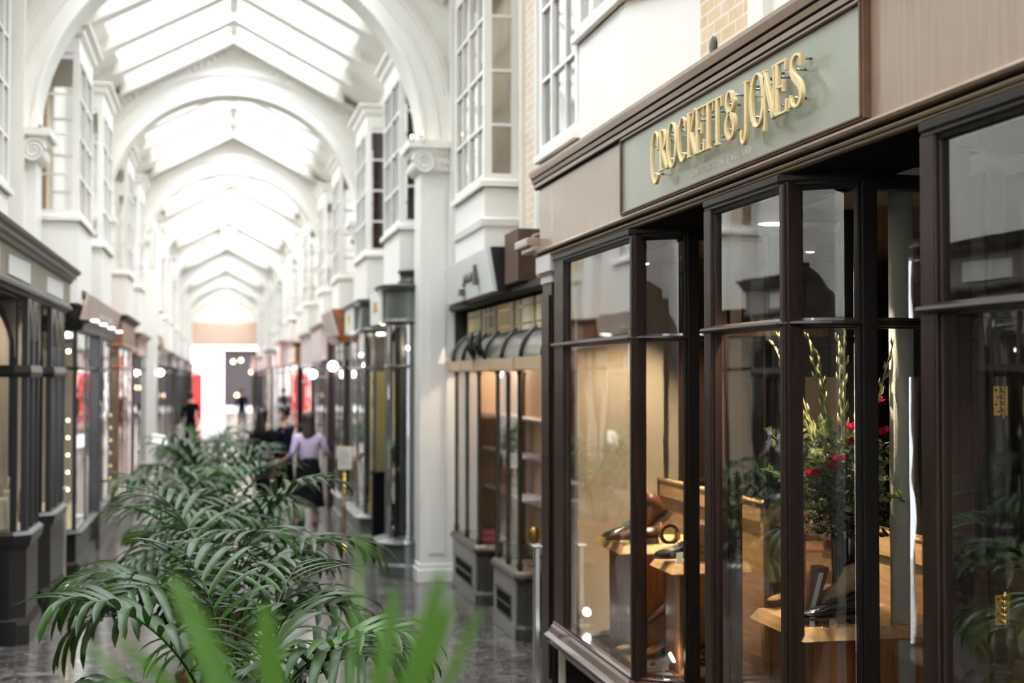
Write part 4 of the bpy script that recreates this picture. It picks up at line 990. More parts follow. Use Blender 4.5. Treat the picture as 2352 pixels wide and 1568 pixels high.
# wooden drum cornice beside it
a = MB(); a.lathe([(.30, 0), (.32, .03), (.32, .06), (.30, .08), (.30, .2), (.32, .22), (.32, .25), (.30, .27), (.3, .3), (.36, .34), (.36, .37)], (2.72, 10.7, 2.93), 40)
dr_ = tag(a.build('drum_cornice', mat('polished_walnut', (84, 52, 36), .25, var=.25, coat=.5)), 'polished brown rounded wooden cornice between the tilted signboard and the shoe shop', 'cornice')
a = MB(); a.box(2.35, 2.54, 11.2, 11.75, 2.98, 3.4); q = tag(a.build('wooden_crate', mat('rough_timber', (84, 58, 44), .6, var=.3)), 'small brown timber box behind the tilted signboard', 'box')
# bindings on the shelf: individual books
M_bk = [mat('gold_binding', (186, 160, 98), .4, .3), mat('tan_binding', (206, 186, 144), .5), mat('umber_binding', (120, 98, 56), .45), mat('cream_binding', (228, 216, 188), .5)]
protos = []
for k in range(4):
    b = mbl(); b.box(0, .14, -.026, .026, 0, .27); root = tag(b.build('book', M_bk[k], bevel=.004), 'book', 'book')
    for z_ in (.2, .05):
        q = mbl(); q.box(-.0015, .0, -.024, .024, z_, z_+.014); q.build('spine_band', M_dark if k % 2 else M_brass, root)
    protos.append(root)
y = 14.6; n = 0; rb = random.Random(5); used = [False]*4
while y > 10.2:
    blk = int((14.6-y)/.75)
    k = (1, 2, 0, 3, 1, 0)[blk % 6] if rb.random() < .6 else rb.randrange(4)
    if used[k]: o = copytree(protos[k])
    else: o = protos[k]; used[k] = True
    o.location = (2.53, y, 2.60); o.scale = (1, 1, 1)
    o['label'] = ('gold', 'tan', 'umber brown', 'cream')[k]+' bound upright volume on the high shelf above the curved awning'
    o['group'] = ('gold', 'tan', 'umber', 'cream')[k]+' volumes on the high shelf'
    y -= .056; n += 1
    if n % 13 == 0: y -= .09
a = MB(); a.box(2.5, 2.74, 10.1, 14.8, 2.575, 2.598); tag(a.build('book_shelf', M_darki), 'dark narrow shelf carrying the row of bound volumes', 'shelf')
# goods in R1 windows
for k, (x, y, z, w, col, lab) in enumerate(((2.7, 14.2, .56, .16, M_red, 'red and pink cloth folded on the pale floor of the far bronze window'), (2.68, 12.1, .56, .1, M_brass, 'shiny brass ornament on the floor of the near bronze window'), (2.86, 14.1, 1.47, .1, M_dark, 'black box on the glass shelf of the far bronze window'))):
    if k == 1:
        a = MB(); a.lathe([(.05, 0), (.05, .02), (.015, .04), (.015, .18), (.05, .24), (.05, .3), (.02, .34)], (x, y, z), 16); o = a.build('ornament', col)
    elif k == 0:
        a = MB(); a.box(x-w, x+w, y-.3, y+.3, z, z+.05); a.box(x-w*.8, x+w*.8, y-.25, y+.2, z+.05, z+.09); o = a.build('folded_cloth', mat('rose_cloth', (206, 120, 124), .8), bevel=.02)
    else:
        a = MB(); a.box(x-w*.7, x+w*.7, y-.08, y+.08, z, z+.22); a.box(x-.04, x+.04, y-.03, y+.03, z+.22, z+.25); o = a.build('case', col, bevel=.01)
    tag(o, lab, {0: 'cloth', 1: 'ornament', 2: 'case'}[k])
for y, e in ((14.3, 14), (12.2, 14)):
    L = bpy.data.lights.new('shop_lamp', 'POINT'); L.energy = e; L.color = (1, .85, .68); L.shadow_soft_size = .05
    o = bpy.data.objects.new('shop_lamp', L); C.objects.link(o); o.location = (2.78, y, 2.5)

# shops beyond the first arch, sign side
def drum(X, Y, lab, grp, z0=2.8, z1=3.24, r=.30, lid=False):
    a = MB(); a.lathe([(r, z0), (r+.02, z0+.03), (r, z0+.06), (r, z1-.08), (r+.03, z1-.04), (r+.03, z1)], (X, Y, 0), 40); o = tag(a.build('drum_fascia', M_grey), lab, 'fascia', grp)
    if lid:
        q = MB(); q.lathe([(.13, z1), (.15, z1+.03), (.12, z1+.05), (.12, z1+.12), (.15, z1+.14), (.14, z1+.17)], (X, Y, 0), 24); q.build('finial', M_stone, o)
    return o
shop('shopfront', 'grey bow-fronted shop just past the first white pier', 1, 1.86, 15.68, 16.45, depth=.42, cant=.2, rout=.09, sill=.40, transom=2.32, head=2.8, ftop=3.22, fr=M_grey, riser=M_grey, fas=M_grey, bow=True, back=M_darki, floorm=M_greyl, nb=1, lamp=5)
drum(2.11, 15.98, 'rounded grey corner fascia with a dark finial beside the first pier', 'grey drum fascias', lid=True)
def board(x0, x1, z0, z1, y0, y1, matl, lab, txt=None, tm=None, tilt=0):
    a = MB(); a.hexa([Vector(q) for q in ((x0, y0, z0), (x0+.03, y0, z0), (x0+.03, y1, z0), (x0, y1, z0))], [Vector(q) for q in ((x1, y0, z1), (x1+.03, y0, z1), (x1+.03, y1, z1), (x1, y1, z1))])
    o = tag(a.build('signboard', matl, bevel=.004), lab, 'sign')
    if txt:
        y = (y0+y1)/2+len(txt)*.075*.5*1.25; xx = min(x0, x1)
        for ch in txt:
            q = MB(); glyph(q, ch, y, z0+(z1-z0)*.36, .085, .12, xx-.006, xx+.006, wk=1.2); q.build('letter', tm or M_brass, o)
            y -= .1
    return o
board(1.77, 1.77, 2.82, 3.18, 15.95, 17.1, M_greyl, 'white signboard with gilt capitals on the grey bow-fronted shop', 'ETMOS')
shop('shopfront', 'grey bow-fronted shop with a yellow-curtained side pane', 1, 1.86, 18.62, 20.9, depth=.42, cant=.1, rout=.06, sill=.40, transom=2.32, head=2.8, ftop=3.2, fr=M_grey, riser=M_grey, fas=M_grey, bow=True, back=M_darki, nb=2, lamp=30)
drum(2.11, 19.0, 'rounded grey corner fascia above the yellow curtain', 'grey drum fascias')
a = MB(); pts = [(1.93+i*.0095, 18.655+.012*math.sin(i*1.5)) for i in range(33)]
for u, v in zip(pts[:-1], pts[1:]): a.quad((u[0], u[1], .44), (v[0], v[1], .44), (v[0], v[1], 2.28), (u[0], u[1], 2.28))
tag(a.build('window_curtain', M_curt), 'olive yellow curtain hanging inside the side pane of the second grey shop', 'curtain')
board(1.77, 1.77, 2.82, 3.16, 19.3, 20.6, M_greyl, 'small white signboard with gilt capitals on the second grey shop', 'IVII')
a = MB(); a.box(1.92, 2.14, 18.1, 18.3, 0, .96); a.box(1.905, 2.155, 18.085, 18.315, .96, .99); a.box(1.9, 2.16, 18.08, 18.32, 0, .05)
tag(a.build('pedestal', mat('matt_black', (14, 14, 15), .8, spec=.1), bevel=.004), 'tall black box pedestal standing in front of the yellow curtain', 'pedestal')
shop('shopfront', 'dark shop with a brown outward-leaning fascia past the grey shops', 1, 1.80, 21.25, 23.0, fr=M_dark, riser=M_stonel, fas=M_orange, back=M_browni, nb=2, sill=.42, head=2.72, ftop=2.82)
board(1.72, 1.60, 2.80, 3.2, 21.3, 23.2, M_pink, 'pinkish white outward-leaning signboard with a brown end', None)
a = MB(); a.hexa([Vector(q) for q in ((1.76, 21.27, 2.8), (2.1, 21.27, 2.8), (2.1, 23.2, 2.8), (1.76, 23.2, 2.8))], [Vector(q) for q in ((1.64, 21.27, 3.22), (2.1, 21.27, 3.22), (2.1, 23.2, 3.22), (1.64, 23.2, 3.22))]); tag(a.build('sign_box', M_orange), 'brown wooden box behind the pinkish leaning signboard', 'sign box')
shop('shopfront', 'dark red painted shop front with a black upper post', 1, 1.82, 24.6, 28.2, fr=M_dred, riser=M_dred, fas=M_pink, back=M_darki, nb=3, sill=.4, head=2.5, ftop=3.15, transom=2.2)
a = MB(); a.box(1.78, 2.1, 24.2, 24.5, 0, 3.1); a.box(1.75, 2.1, 24.15, 24.55, 3.1, 3.2); tag(a.build('pilaster', M_dred, bevel=.01), 'dark red full-height pilaster at the near corner of the dark red shop', 'pilaster')
board(1.74, 1.74, 2.45, 3.05, 25.0, 28.0, M_pink, 'broad pale pink signboard above the dark red shop')
shop('shopfront', 'pale fronted shop with a hanging lit lamp before the third arch', 1, 1.80, 28.9, 31.9, fr=M_orange, riser=M_stonel, fas=M_pink, back=M_reflw, nb=3, sill=.42, head=2.4, ftop=3.1, transom=2.1)
cols = [(M_dred, M_orange), (M_dark, M_pink), (M_browni, M_red), (M_dgreen, M_grey), (M_orange, M_brown), (M_dark, M_dred)]
nm = ['dark red', 'black', 'dark brown', 'dark green', 'orange brown', 'black and red']
ys = [33.2, 36.8, 41.2, 45.2, 51, 55.5, 61, 66, 73, 77.5]
for i, y in enumerate(ys):
    f_, g_ = cols[i % 6]
    shop('shopfront', '%s shop front on the sign side, number %d past the third arch' % (nm[i % 6], i+1) if False else '%s shop front on the sign side %s' % (nm[i % 6], ['just past the third arch', 'before the fourth arch', 'just past the fourth arch', 'before the keystone arch', 'just past the keystone arch', 'well past the keystone arch', 'deep in the arcade near the sixth arch', 'deep in the arcade before the seventh arch', 'near the street end', 'last before the street opening'][i]), 1, 1.75, y, y+3.3, fr=f_, riser=f_, fas=g_, back=M_darki, nb=3, sill=.45, head=2.5, ftop=3.0+(i % 3)*.12)

# ------------------------------------------------------------------ the other side
# L1: olive fascia with pointed transom arches
l1 = thing('shopfront', 'olive-fronted shop with pointed arch transoms and dark stall risers opposite the shoe shop', 'shop front', (-1.55, 12.5, 0))
LY0, LY1 = 8.2, 15.3
def lx(prof, y0, y1, m): return m.poly([(x, y0, z) for x, z in prof], (0, y1-y0, 0))
m = MB(); lx([(-2.0, 2.93), (-1.52, 2.93), (-1.52, 3.17), (-2.0, 3.17)], LY0, LY1, m); m.build('fascia', M_olive, l1)
m = MB(); lx([(-2.3, 3.16), (-1.52, 3.16), (-1.50, 3.18), (-1.49, 3.205), (-1.46, 3.22), (-1.455, 3.245), (-1.42, 3.262), (-1.41, 3.285), (-2.3, 3.285)], LY0, LY1+.06, m); m.build('cornice', M_umber, l1)
m = MB(); lx([(-1.8, 2.86), (-1.56, 2.86), (-1.54, 2.875), (-1.5, 2.885), (-1.495, 2.91), (-1.51, 2.935), (-1.8, 2.935)], LY0, LY1+.02, m); m.build('lower_moulding', M_umber, l1)
m = MB(); m.box(-2.3, -1.62, LY0, LY1, 2.84, 2.88); m.build('canopy', M_darki, l1)
M_gold2 = mat('faded_white_lettering', (222, 222, 220), .5)
def lbay(yf, yn):
    X = -1.56; path = [(-2.2, yf), (-1.66, yf), (X, yf-.08), (X, yn+.08), (-1.66, yn), (-2.2, yn)]
    a = MB(); a.sweep(path, [(-.05, 0), (.03, 0), (.03, .16), (.01, .2), (0, .22), (0, .78), (.03, .82), (.045, .9), (.01, .93), (-.05, .93)], -1); a.build('stall_riser', mat('charcoal_riser', (44, 42, 40), .35, coat=.2), l1)
    a = MB(); a.box(-2.2, -1.68, yn-.01, yn+.01, .22, .9); a.box(-2.2, -1.62, yn-.035, yn+.01, 0, .2); a.build('end_panel', M_dark, l1)
    for x, y in ((-1.585, yf-.1), (-1.585, yn+.1), (-1.66, yn+.03), (-1.907, yn+.01), (-2.17, yn+.03), (-1.585, (yf+yn)/2)):
        q = MB(); q.box(x-.025, x+.025, y-.03, y+.03, .93, 2.86); q.build('mullion', M_dark, l1)
    a = MB(); a.sweep(path, [(-.04, 2.2), (.02, 2.2), (.03, 2.24), (.02, 2.3), (-.04, 2.3)], -1); a.build('transom', M_dark, l1)
    g = MB(); gl_quads(g, [(p[0]-.03, p[1]) for p in path], .93, 2.86); g.build('pane', M_glassn, l1)
    a = MB(); a.poly([(p[0], p[1], .9) for p in path], (0, 0, .025)); a.build('display_floor', M_creamw, l1)
    # pointed arches in the transom, on the long face and the near return
    a = MB(); n = 2; w = (yf-.1-yn-.1)/n
    def pa(c0, hw, fx):
        for sg in (-1, 1):
            P = [(c0+sg*hw, 2.36), (c0+sg*hw*.93, 2.5), (c0+sg*hw*.66, 2.64), (c0+sg*hw*.3, 2.75), (c0, 2.83)]
            Q = [(c0+sg*hw, 2.84), (c0, 2.84)]
            pts = [fx(u, z) for u, z in P+[(c0, 2.86), (c0+sg*hw, 2.86)]]
            yield pts
    for i in range(n):
        for pts in pa(yn+.1+w*(i+.5), w*.47, lambda u, z: (X-.01, u, z)): a.poly(pts, (-.03, 0, 0))
    for cx_ in (-1.775, -2.04):
        for pts in pa(cx_, .125, lambda u, z: (u, yn-.03, z)): a.poly(pts, (0, .03, 0))
    a.build('pointed_arch', mat('pale_umber_tracery', (150, 143, 130), .35), l1)
lbay(15.25, 14.0); lbay(13.22, 12.3); lbay(10.4, 9.0)
m = MB(); m.box(-2.75, -2.7, LY0, LY1, 0, 2.86); m.box(-2.7, -2.2, LY1-.05, LY1, 0, 2.86); m.box(-2.7, -2.2, 13.3, 13.95, 0, 2.86); m.box(-2.7, -2.2, 10.5, 12.2, 0, 2.86); m.build('back_wall', mat('ochre_interior', (112, 90, 64), .7), l1)
for yy, wd in ((13.9, 1.3), (11.5, 1.2), (10.1, .7)):
    q = MB()
    q.hexa([Vector(v) for v in ((-1.519, yy-wd/2, 2.955), (-1.51, yy-wd/2, 2.955), (-1.51, yy+wd/2, 2.955), (-1.519, yy+wd/2, 2.955))], [Vector(v) for v in ((-1.519, yy-wd/2, 3.10), (-1.51, yy-wd/2, 3.10), (-1.51, yy+wd/2, 3.12), (-1.519, yy+wd/2, 3.12))])
    q.build('name_plate', M_gold2, l1)
for y, e in ((14.6, 6), (12.7, 6), (10.0, 5)):
    L = bpy.data.lights.new('shop_lamp', 'POINT'); L.energy = e; L.color = (1, .84, .62); L.shadow_soft_size = .05
    o = bpy.data.objects.new('shop_lamp', L); C.objects.link(o); o.location = (-2.5, y, 2.7)
# bags in its windows
def bag(x, y, z, lab, matl, w=.14, h=.24):
    t = thing('handbag', lab, 'bag', (x, y, z))
    m = MB(); m.hexa([Vector(v) for v in ((x-w/2, y-w, z), (x+w/2, y-w, z), (x+w/2, y+w, z), (x-w/2, y+w, z))], [Vector(v) for v in ((x-w/3, y-w*.8, z+h), (x+w/3, y-w*.8, z+h), (x+w/3, y+w*.8, z+h), (x-w/3, y+w*.8, z+h))]); m.build('body', matl, t, bevel=.02)
    m = MB(); m.tube([(x, y+w*.6*math.cos(a), z+h+w*.8*math.sin(a)) for a in [PI*i/12 for i in range(13)]], .008, 6); m.build('handle', matl, t)
M_bagc = mat('cream_leather', (222, 210, 184), .45, var=.08)
bag(-1.8, 12.55, .93, 'cream handbag on the window floor nearest the olive shop corner', M_bagc, .17, .26)
bag(-1.78, 12.95, .93, 'second cream handbag further along the same window', M_bagc, .13, .3)
bag(-1.8, 14.25, .93, 'tan handbag in the far window of the olive shop', M_suede, .15, .22)
bag(-1.75, 10.0, .93, 'tan handbag in the close window of the olive shop', M_suede, .15, .26)

# L2: leaning pinkish fascia
shop('shopfront', 'black-framed shop under the leaning pinkish sign opposite', -1, -1.56, 16.4, 21.6, depth=.45, fr=M_dark, riser=M_dark, fas=M_dark, back=M_reflw, nb=4, sill=.5, head=2.72, ftop=2.84, transom=2.3, lamp=14)
a = MB(); a.hexa([Vector(q) for q in ((-1.53, 16.4, 2.84), (-1.50, 16.4, 2.84), (-1.50, 21.6, 2.84), (-1.53, 21.6, 2.84))], [Vector(q) for q in ((-1.45, 16.4, 3.13), (-1.42, 16.4, 3.13), (-1.42, 21.6, 3.13), (-1.45, 21.6, 3.13))])
o = tag(a.build('signboard', mat('dusty_pink_board', (216, 194, 182), .45, var=.12, vscale=3), bevel=.005), 'dusty pink signboard leaning out over the black-framed shop', 'sign')
y = 20.2
for ch in 'LIVIIL':
    q = MB(); glyph(q, ch, y, 2.93, .26, .15, -1.482, -1.455, dirn=-1, wk=1.1); y -= .32; q.build('letter', M_greyl, o)
a = MB(); a.hexa([Vector(q) for q in ((-1.56, 16.38, 2.85), (-2.0, 16.38, 2.85), (-2.0, 21.6, 2.85), (-1.56, 21.6, 2.85))], [Vector(q) for q in ((-1.475, 16.38, 3.16), (-2.0, 16.38, 3.16), (-2.0, 21.6, 3.16), (-1.475, 21.6, 3.16))]); tag(a.build('sign_box', M_dark), 'black box fascia behind the dusty pink leaning sign', 'sign box')
a = MB(); a.box(-1.6, -1.5, 18.95, 19.1, 0, 2.8); tag(a.build('door_post', M_dark, bevel=.01), 'black square post dividing the windows under the pinkish sign', 'post')
shop('shopfront', 'brown-corniced shop beyond the second arch opposite', -1, -1.5, 22.3, 25.9, depth=.45, fr=M_orange, riser=M_stonel, fas=M_brown, cor=M_browni, back=M_pink, nb=3, sill=.45, head=2.66, ftop=3.15, lamp=10)
shop('shopfront', 'brown shop front with dark posts before the third arch opposite', -1, -1.5, 26.4, 30.2, depth=.45, fr=M_darki, riser=M_stonel, fas=M_brown, back=M_reflw, nb=3, sill=.45, head=2.6, ftop=3.0, lamp=10)
a = MB(); a.box(-1.94, -1.36, 31.6, 32.7, 0, 4.5); a.box(-1.94, -1.32, 31.55, 32.75, 0, .15); tag(a.build('pier', M_whiteg, bevel=.01), 'bright white square pier standing forward of the opposite shops', 'pier')
board(-1.30, -1.38, 2.75, 3.15, 33.2, 35.0, M_brown, 'small brown projecting signboard past the white pier opposite')
lcols = [(M_dgreen, M_dgreen), (M_dred, M_dark), (M_dark, M_browni), (M_browni, M_pink)]
ln = ['dark green', 'dark red', 'black', 'brown']
for i, y in enumerate([33.4, 37.0, 41.2, 45.2, 51, 55.5, 61, 66, 73, 77.5]):
    f_, g_ = lcols[i % 4]
    shop('shopfront', '%s shop front opposite %s' % (ln[i % 4], ['just past the white pier', 'before the fourth arch', 'just past the fourth arch', 'before the keystone arch', 'just past the keystone arch', 'well past the keystone arch', 'near the sixth arch', 'before the seventh arch', 'near the street end', 'last before the street'][i]), -1, -1.45, y, y+3.3, fr=f_, riser=f_, fas=g_, back=M_darki, nb=3, sill=.45, head=2.5, ftop=2.9)
for k, y in enumerate((16.8, 18.0, 19.3, 20.8)):  # added glowing strips imitate bright reflections along the sign's lower edge
    t = thing('sign_glint', 'glowing strip imitating a reflection under the dusty pink sign, %s' % ['closest to the olive shop', 'second from the olive shop', 'third from the olive shop', 'at its far end'][k], 'reflection strip', (-1.5, y, 2.83))
    q = MB(); q.box(-1.43, -1.37, y-.2, y+.2, 2.845, 2.86); q.build('housing', M_steel, t)
    q = MB(); q.box(-1.425, -1.365, y-.18, y+.18, 2.835, 2.852); q.build('tube', mat('glowing_glint', (255, 255, 250), .5, emit=(255, 250, 240), estr=3), t)
# strings of warm bulbs hanging in the windows
def bulbs(x, y, z0, z1, n, lab, mt=M_bulb, rad=.018):
    t = thing('light_string', lab, 'string lights', (x, y, z1), 'hanging bulb strings in the windows opposite')
    m = MB(); m.tube([(x, y, z0), (x, y, z1+.1)], .003, 5); m.build('cord', M_dark, t)
    for i in range(n):
        q = MB(); q.ball((x, y, z0+(z1-z0)*i/max(1, n-1)), rad, 10); q.build('bulb', mt, t)
bulbs(-1.72, 18.0, 1.05, 2.0, 11, 'string of warm bulbs in the window closest to the olive shop')
bulbs(-1.72, 18.6, .95, 1.9, 12, 'string of warm bulbs second from the olive shop')
bulbs(-1.70, 19.8, .8, 1.85, 10, 'string of warm bulbs beyond the black post')
bulbs(-1.72, 17.2, .9, 1.7, 5, 'short string of warm bulbs just inside the near pane')
bulbs(-1.70, 23.4, .6, 1.6, 6, 'string of warm bulbs in the brown-corniced shop')
# slim white posts and stands on the floor
def stanchion(x, y, lab, h=1.0, matl=M_steel):
    t = thing('barrier_post', lab, 'post', (x, y, 0)); m = MB(); m.lathe([(.1, 0), (.1, .012), (.03, .02)], (x, y, 0), 20); m.build('base', matl, t)
    m = MB(); m.lathe([(.016, .02), (.016, h), (.026, h+.01), (.026, h+.04)], (x, y, 0), 12); m.build('pole', matl, t); return t
stanchion(-1.6, 15.75, 'slim pale post on the floor at the far corner of the olive shop', 1.0, M_whiteg)
hs = thing('sign_stand', 'white panel on a slim stand in front of the shops opposite', 'sign stand', (-.93, 23.5, 0))
m = MB(); m.lathe([(.16, 0), (.16, .015), (.03, .03)], (-.93, 23.5, 0), 20); m.build('base', M_whiteg, hs)
m = MB(); m.lathe([(.015, .03), (.015, 1.15)], (-.93, 23.5, 0), 12); m.build('pole', M_steel, hs)
m = MB(); m.hexa([Vector(q) for q in ((-1.05, 23.42, 1.1), (-.80, 23.42, 1.05), (-.80, 23.46, 1.05), (-1.05, 23.46, 1.1))], [Vector(q) for q in ((-1.07, 23.55, 1.30), (-.84, 23.55, 1.27), (-.84, 23.59, 1.27), (-1.07, 23.59, 1.30))]); m.build('panel', M_whiteg, hs, bevel=.01)
# brass stand with a white notice
bs = thing('notice_stand', 'brass stand with a white framed notice beside the grey shops', 'notice stand', (1.6, 18.6, 0))
m = MB(); m.lathe([(.15, 0), (.15, .02), (.06, .035), (.025, .06)], (1.6, 18.6, 0), 28); m.build('base', M_brass, bs)
m = MB(); m.lathe([(.018, .05), (.018, 1.02)], (1.6, 18.6, 0), 16); m.build('pole', M_brass, bs)
m = MB(); m.box(1.505, 1.695, 18.57, 18.6, 1.0, 1.30); fr_ = m.build('frame', M_brass, bs, bevel=.004)
m = MB(); m.box(1.513, 1.687, 18.562, 18.572, 1.008, 1.292); m.build('notice', MATS['white_card'], fr_)
m = MB()
for i in range(6): m.box(1.53, 1.66-(i % 3)*.02, 18.560, 18.562, 1.06+i*.035, 1.066+i*.035)
m.build('text_line', MATS['grey_green_paint'], fr_)
# round globe lamps on brackets
for k, (x, y, z, lab) in enumerate(((1.55, 24.4, 2.25, 'bright round lamp hanging by the dark red pilaster'), (1.62, 20.9, 2.36, 'bright round lamp at the end of the second grey shop'), (-1.26, 31.7, 2.3, 'bright round lamp by the white pier opposite'))):
    t = thing('globe_lamp', lab, 'lamp', (x, y, z)); q = MB(); q.ball((x, y, z), .07, 14); q.build('globe', M_bulbw, t)
    q = MB(); q.tube([(x, y, z+.06), (x, y, z+.2), (x+(.2 if x > 0 else -.2), y, z+.22)], .01, 6); q.build('bracket', M_dark, t)
# little lights over the capitals
for k, (x, y, z, lab) in enumerate(((-1.80, 15.05, 4.82, 'small lit lamp on the capital opposite the sign'), (2.0, 15.05, 4.79, 'small lit lamp on the sign-side capital'), (2.09, 15.02, 4.83, 'second small lit lamp on the sign-side capital'))):
    t = thing('uplight', lab, 'lamp', (x, y, z-.06)); q = MB(); q.lathe([(.02, -.08), (.03, -.04)], (x, y, z), 12); q.build('base', M_whiteg, t)
    q = MB(); q.ball((x, y, z-.02), .018, 10); q.build('bulb', M_bulb, t)
# security domes high on the piers
for k, (x, y, lab) in enumerate(((-1.65, 40.1, 'small white camera dome on the fourth pier opposite'), (2.05, 40.1, 'small white camera dome on the fourth pier, sign side'))):
    t = thing('camera_dome', lab, 'security camera', (x, y, 3.8)); q = MB(); q.lathe([(.02, .12), (.14, .1), (.16, 0), (.12, -.02)], (x, y, 3.8), 18); q.build('housing', M_whiteg, t)
    q = MB(); q.ball((x, y, 3.77), .07, 12); q.build('lens', M_dark, t)

# ------------------------------------------------------------------ palms
def frond_mesh(L=1.1, e0=78, bend=95, nl=20, ll=.34, wd=.026, droop=.5, seed=0, start=.38, vk=.6):
    rr = random.Random(seed); m = mbl(); n = 26; P = [Vector((0, 0, 0))]; T = []
    for i in range(n):
        t = i/(n-1); a = math.radians(e0-bend*t**1.7); d = Vector((math.cos(a), .05*math.sin(3*t+seed), math.sin(a))).normalized(); T.append(d); P.append(P[-1]+d*L/n)
    T.append(T[-1])
    m.tube(P, [.0075*(1-.8*i/n)+.0012 for i in range(n+1)], 6)
    for k in range(nl):
        f = start+(1-start)*(k+.5)/nl
        i = min(n-1, int(f*n)); p0 = P[i].lerp(P[i+1], f*n-i) if i < n else P[-1]; tg = T[i]
        sidev = tg.cross(Vector((0, 0, 1)));
        if sidev.length < .1: sidev = Vector((0, 1, 0))
        sidev.normalize(); upv = sidev.cross(tg).normalized()
        for sg in (-1, 1):
            g = (k+.5)/nl; l = ll*(.62+.9*math.sin(PI*min(1, g*.85+.12))*.5)*rr.uniform(.88, 1.1); w = wd*rr.uniform(.85, 1.15)*(1-.25*g)
            fw = .35+.9*g; d = (sidev*sg*1.0+tg*fw+upv*(vk*(1-g)+.05)+Vector((0, 0, rr.uniform(-.1, .1)))).normalized()
            p = p0.copy(); ns = 7; row = []; dr_ = droop*rr.uniform(.6, 1.4)
            for j in range(ns+1):
                u = j/ns; hw = w*(.28+1.5*u**.55*(1-u)**.62) if u < 1 else 0.0006; hw = max(hw, .0006)
                sd = d.cross(Vector((0, 0, 1))); sd = sd.normalized() if sd.length > .15 else sidev; nz = sd.cross(d).normalized()
                row.append((p-sd*hw*.5+nz*hw*.16, p.copy(), p+sd*hw*.5+nz*hw*.16))
                d = (d+Vector((0, 0, -dr_*.34*(.35+u)))).normalized(); p = p+d*l/ns
            vs = [q for r3 in row for q in r3]; fs = []
            for j in range(ns):
                a = j*3; fs += [(a, a+1, a+4, a+3), (a+1, a+2, a+5, a+4)]
            m.add(vs, fs, True)
    me_o = m.build('frond', M_leaf); return me_o
FP = [frond_mesh(1.15, 80, 88, 10, .42, .056, .8, 1), frond_mesh(1.0, 70, 95, 9, .40, .058, .95, 2), frond_mesh(1.25, 84, 72, 11, .40, .05, .6, 3), frond_mesh(.85, 58, 80, 8, .36, .058, 1.1, 4), frond_mesh(1.1, 84, 45, 10, .36, .05, .35, 5, vk=1.0)]
FM = [f.data for f in FP]
FMB = []
for f in FM:
    g_ = f.copy(); g_.materials.clear(); g_.materials.append(M_leafm); FMB.append(g_)
for f in FP: bpy.data.objects.remove(f)
def palm(lab, x, y, spec, pot=True, zb=.42, pr=.2, sc=1.0, mt=None, grp='potted palms in a line down the middle of the arcade'):
    t = thing('potted_palm', lab, 'potted plant', (x, y, 0), grp)
    m = MB(); m.lathe([(pr*.72, 0), (pr*.78, .02), (pr, zb-.06), (pr*1.08, zb-.05), (pr*1.1, zb), (pr*.98, zb), (pr*.95, zb-.05)], (x, y, 0), 36); m.build('pot', mt or M_terr, t)
    m = MB(); m.lathe([(pr*.95, 0), (pr*.8, .012)], (x, y, zb-.045), 24); m.build('soil', M_soil, t)
    for k, (mi, az, tilt, s) in enumerate(spec):
        o = bpy.data.objects.new('frond', (FMB if k % 4 == 3 else FM)[mi]); C.objects.link(o); o.parent = t
        o.location = (.05*math.cos(az)*sc, .05*math.sin(az)*sc, zb-.05); o.rotation_euler = (0, tilt, az); o.scale = (s*sc, s*sc, s*sc)
    return t
rp = random.Random(11)
def ringspec(n, s0=.9, s1=1.15, kinds=(0, 1, 2, 3), tl=(-.1, .25), off=0):
    return [(kinds[i % len(kinds)], off+i*2.399+rp.uniform(-.15, .15), rp.uniform(*tl), rp.uniform(s0, s1)) for i in range(n)]
palm('potted palm closest to the lens apart from the blurred blades, with long drooping fronds', .10, 6.1,
     [(0, -.25, .1, .88), (1, PI+.2, .15, 1.05), (0, -.9, .05, .92), (1, PI+.8, .1, 1.08), (2, 1.2, .05, .95), (4, 2.2, -.05, .98), (3, -1.7, .1, 1.05), (3, .5, .35, 1.0), (3, PI-.3, .4, 1.2), (2, PI+.45, .1, .98), (0, .35, .05, .85), (3, -.5, .5, 1.05), (4, -1.2, .1, .92), (3, PI+.1, .6, 1.35), (1, .05, .25, .85), (2, -.6, .2, .9)], zb=.5, pr=.24)
palm('leafy potted palm second in the line with fronds spreading to both sides', .02, 8.4, ringspec(18, .85, 1.12, off=.3), zb=.5, pr=.24)
palm('leafy potted palm third in the line behind the two closest ones', .02, 10.4, ringspec(14, .92, 1.1, off=1.1), zb=.5, pr=.24)
palm('leafy potted palm fourth in the line', -.04, 13.0, ringspec(15, .95, 1.1, off=2.0), zb=.5, pr=.25)
palm('leafy potted palm fifth in the line, its top catching the light', -.1, 16.4, ringspec(15, .95, 1.08, kinds=(0, 2, 4), off=.7), zb=.5, pr=.25)
palm('leafy potted palm sixth in the line', -.22, 20.5, ringspec(13, .8, .95, kinds=(0, 2, 4), off=1.7), zb=.5, pr=.25)
palm('leafy potted palm last in the line near the strolling people', -.22, 26.0, ringspec(13, .8, .95, kinds=(0, 2, 4), off=2.7), zb=.5, pr=.25)
palm('small potted plant by the shop doors on the sign side beyond the dark red pilaster', 1.0, 30.5, ringspec(10, .7, .9, kinds=(2, 4)), zb=.45, pr=.2)
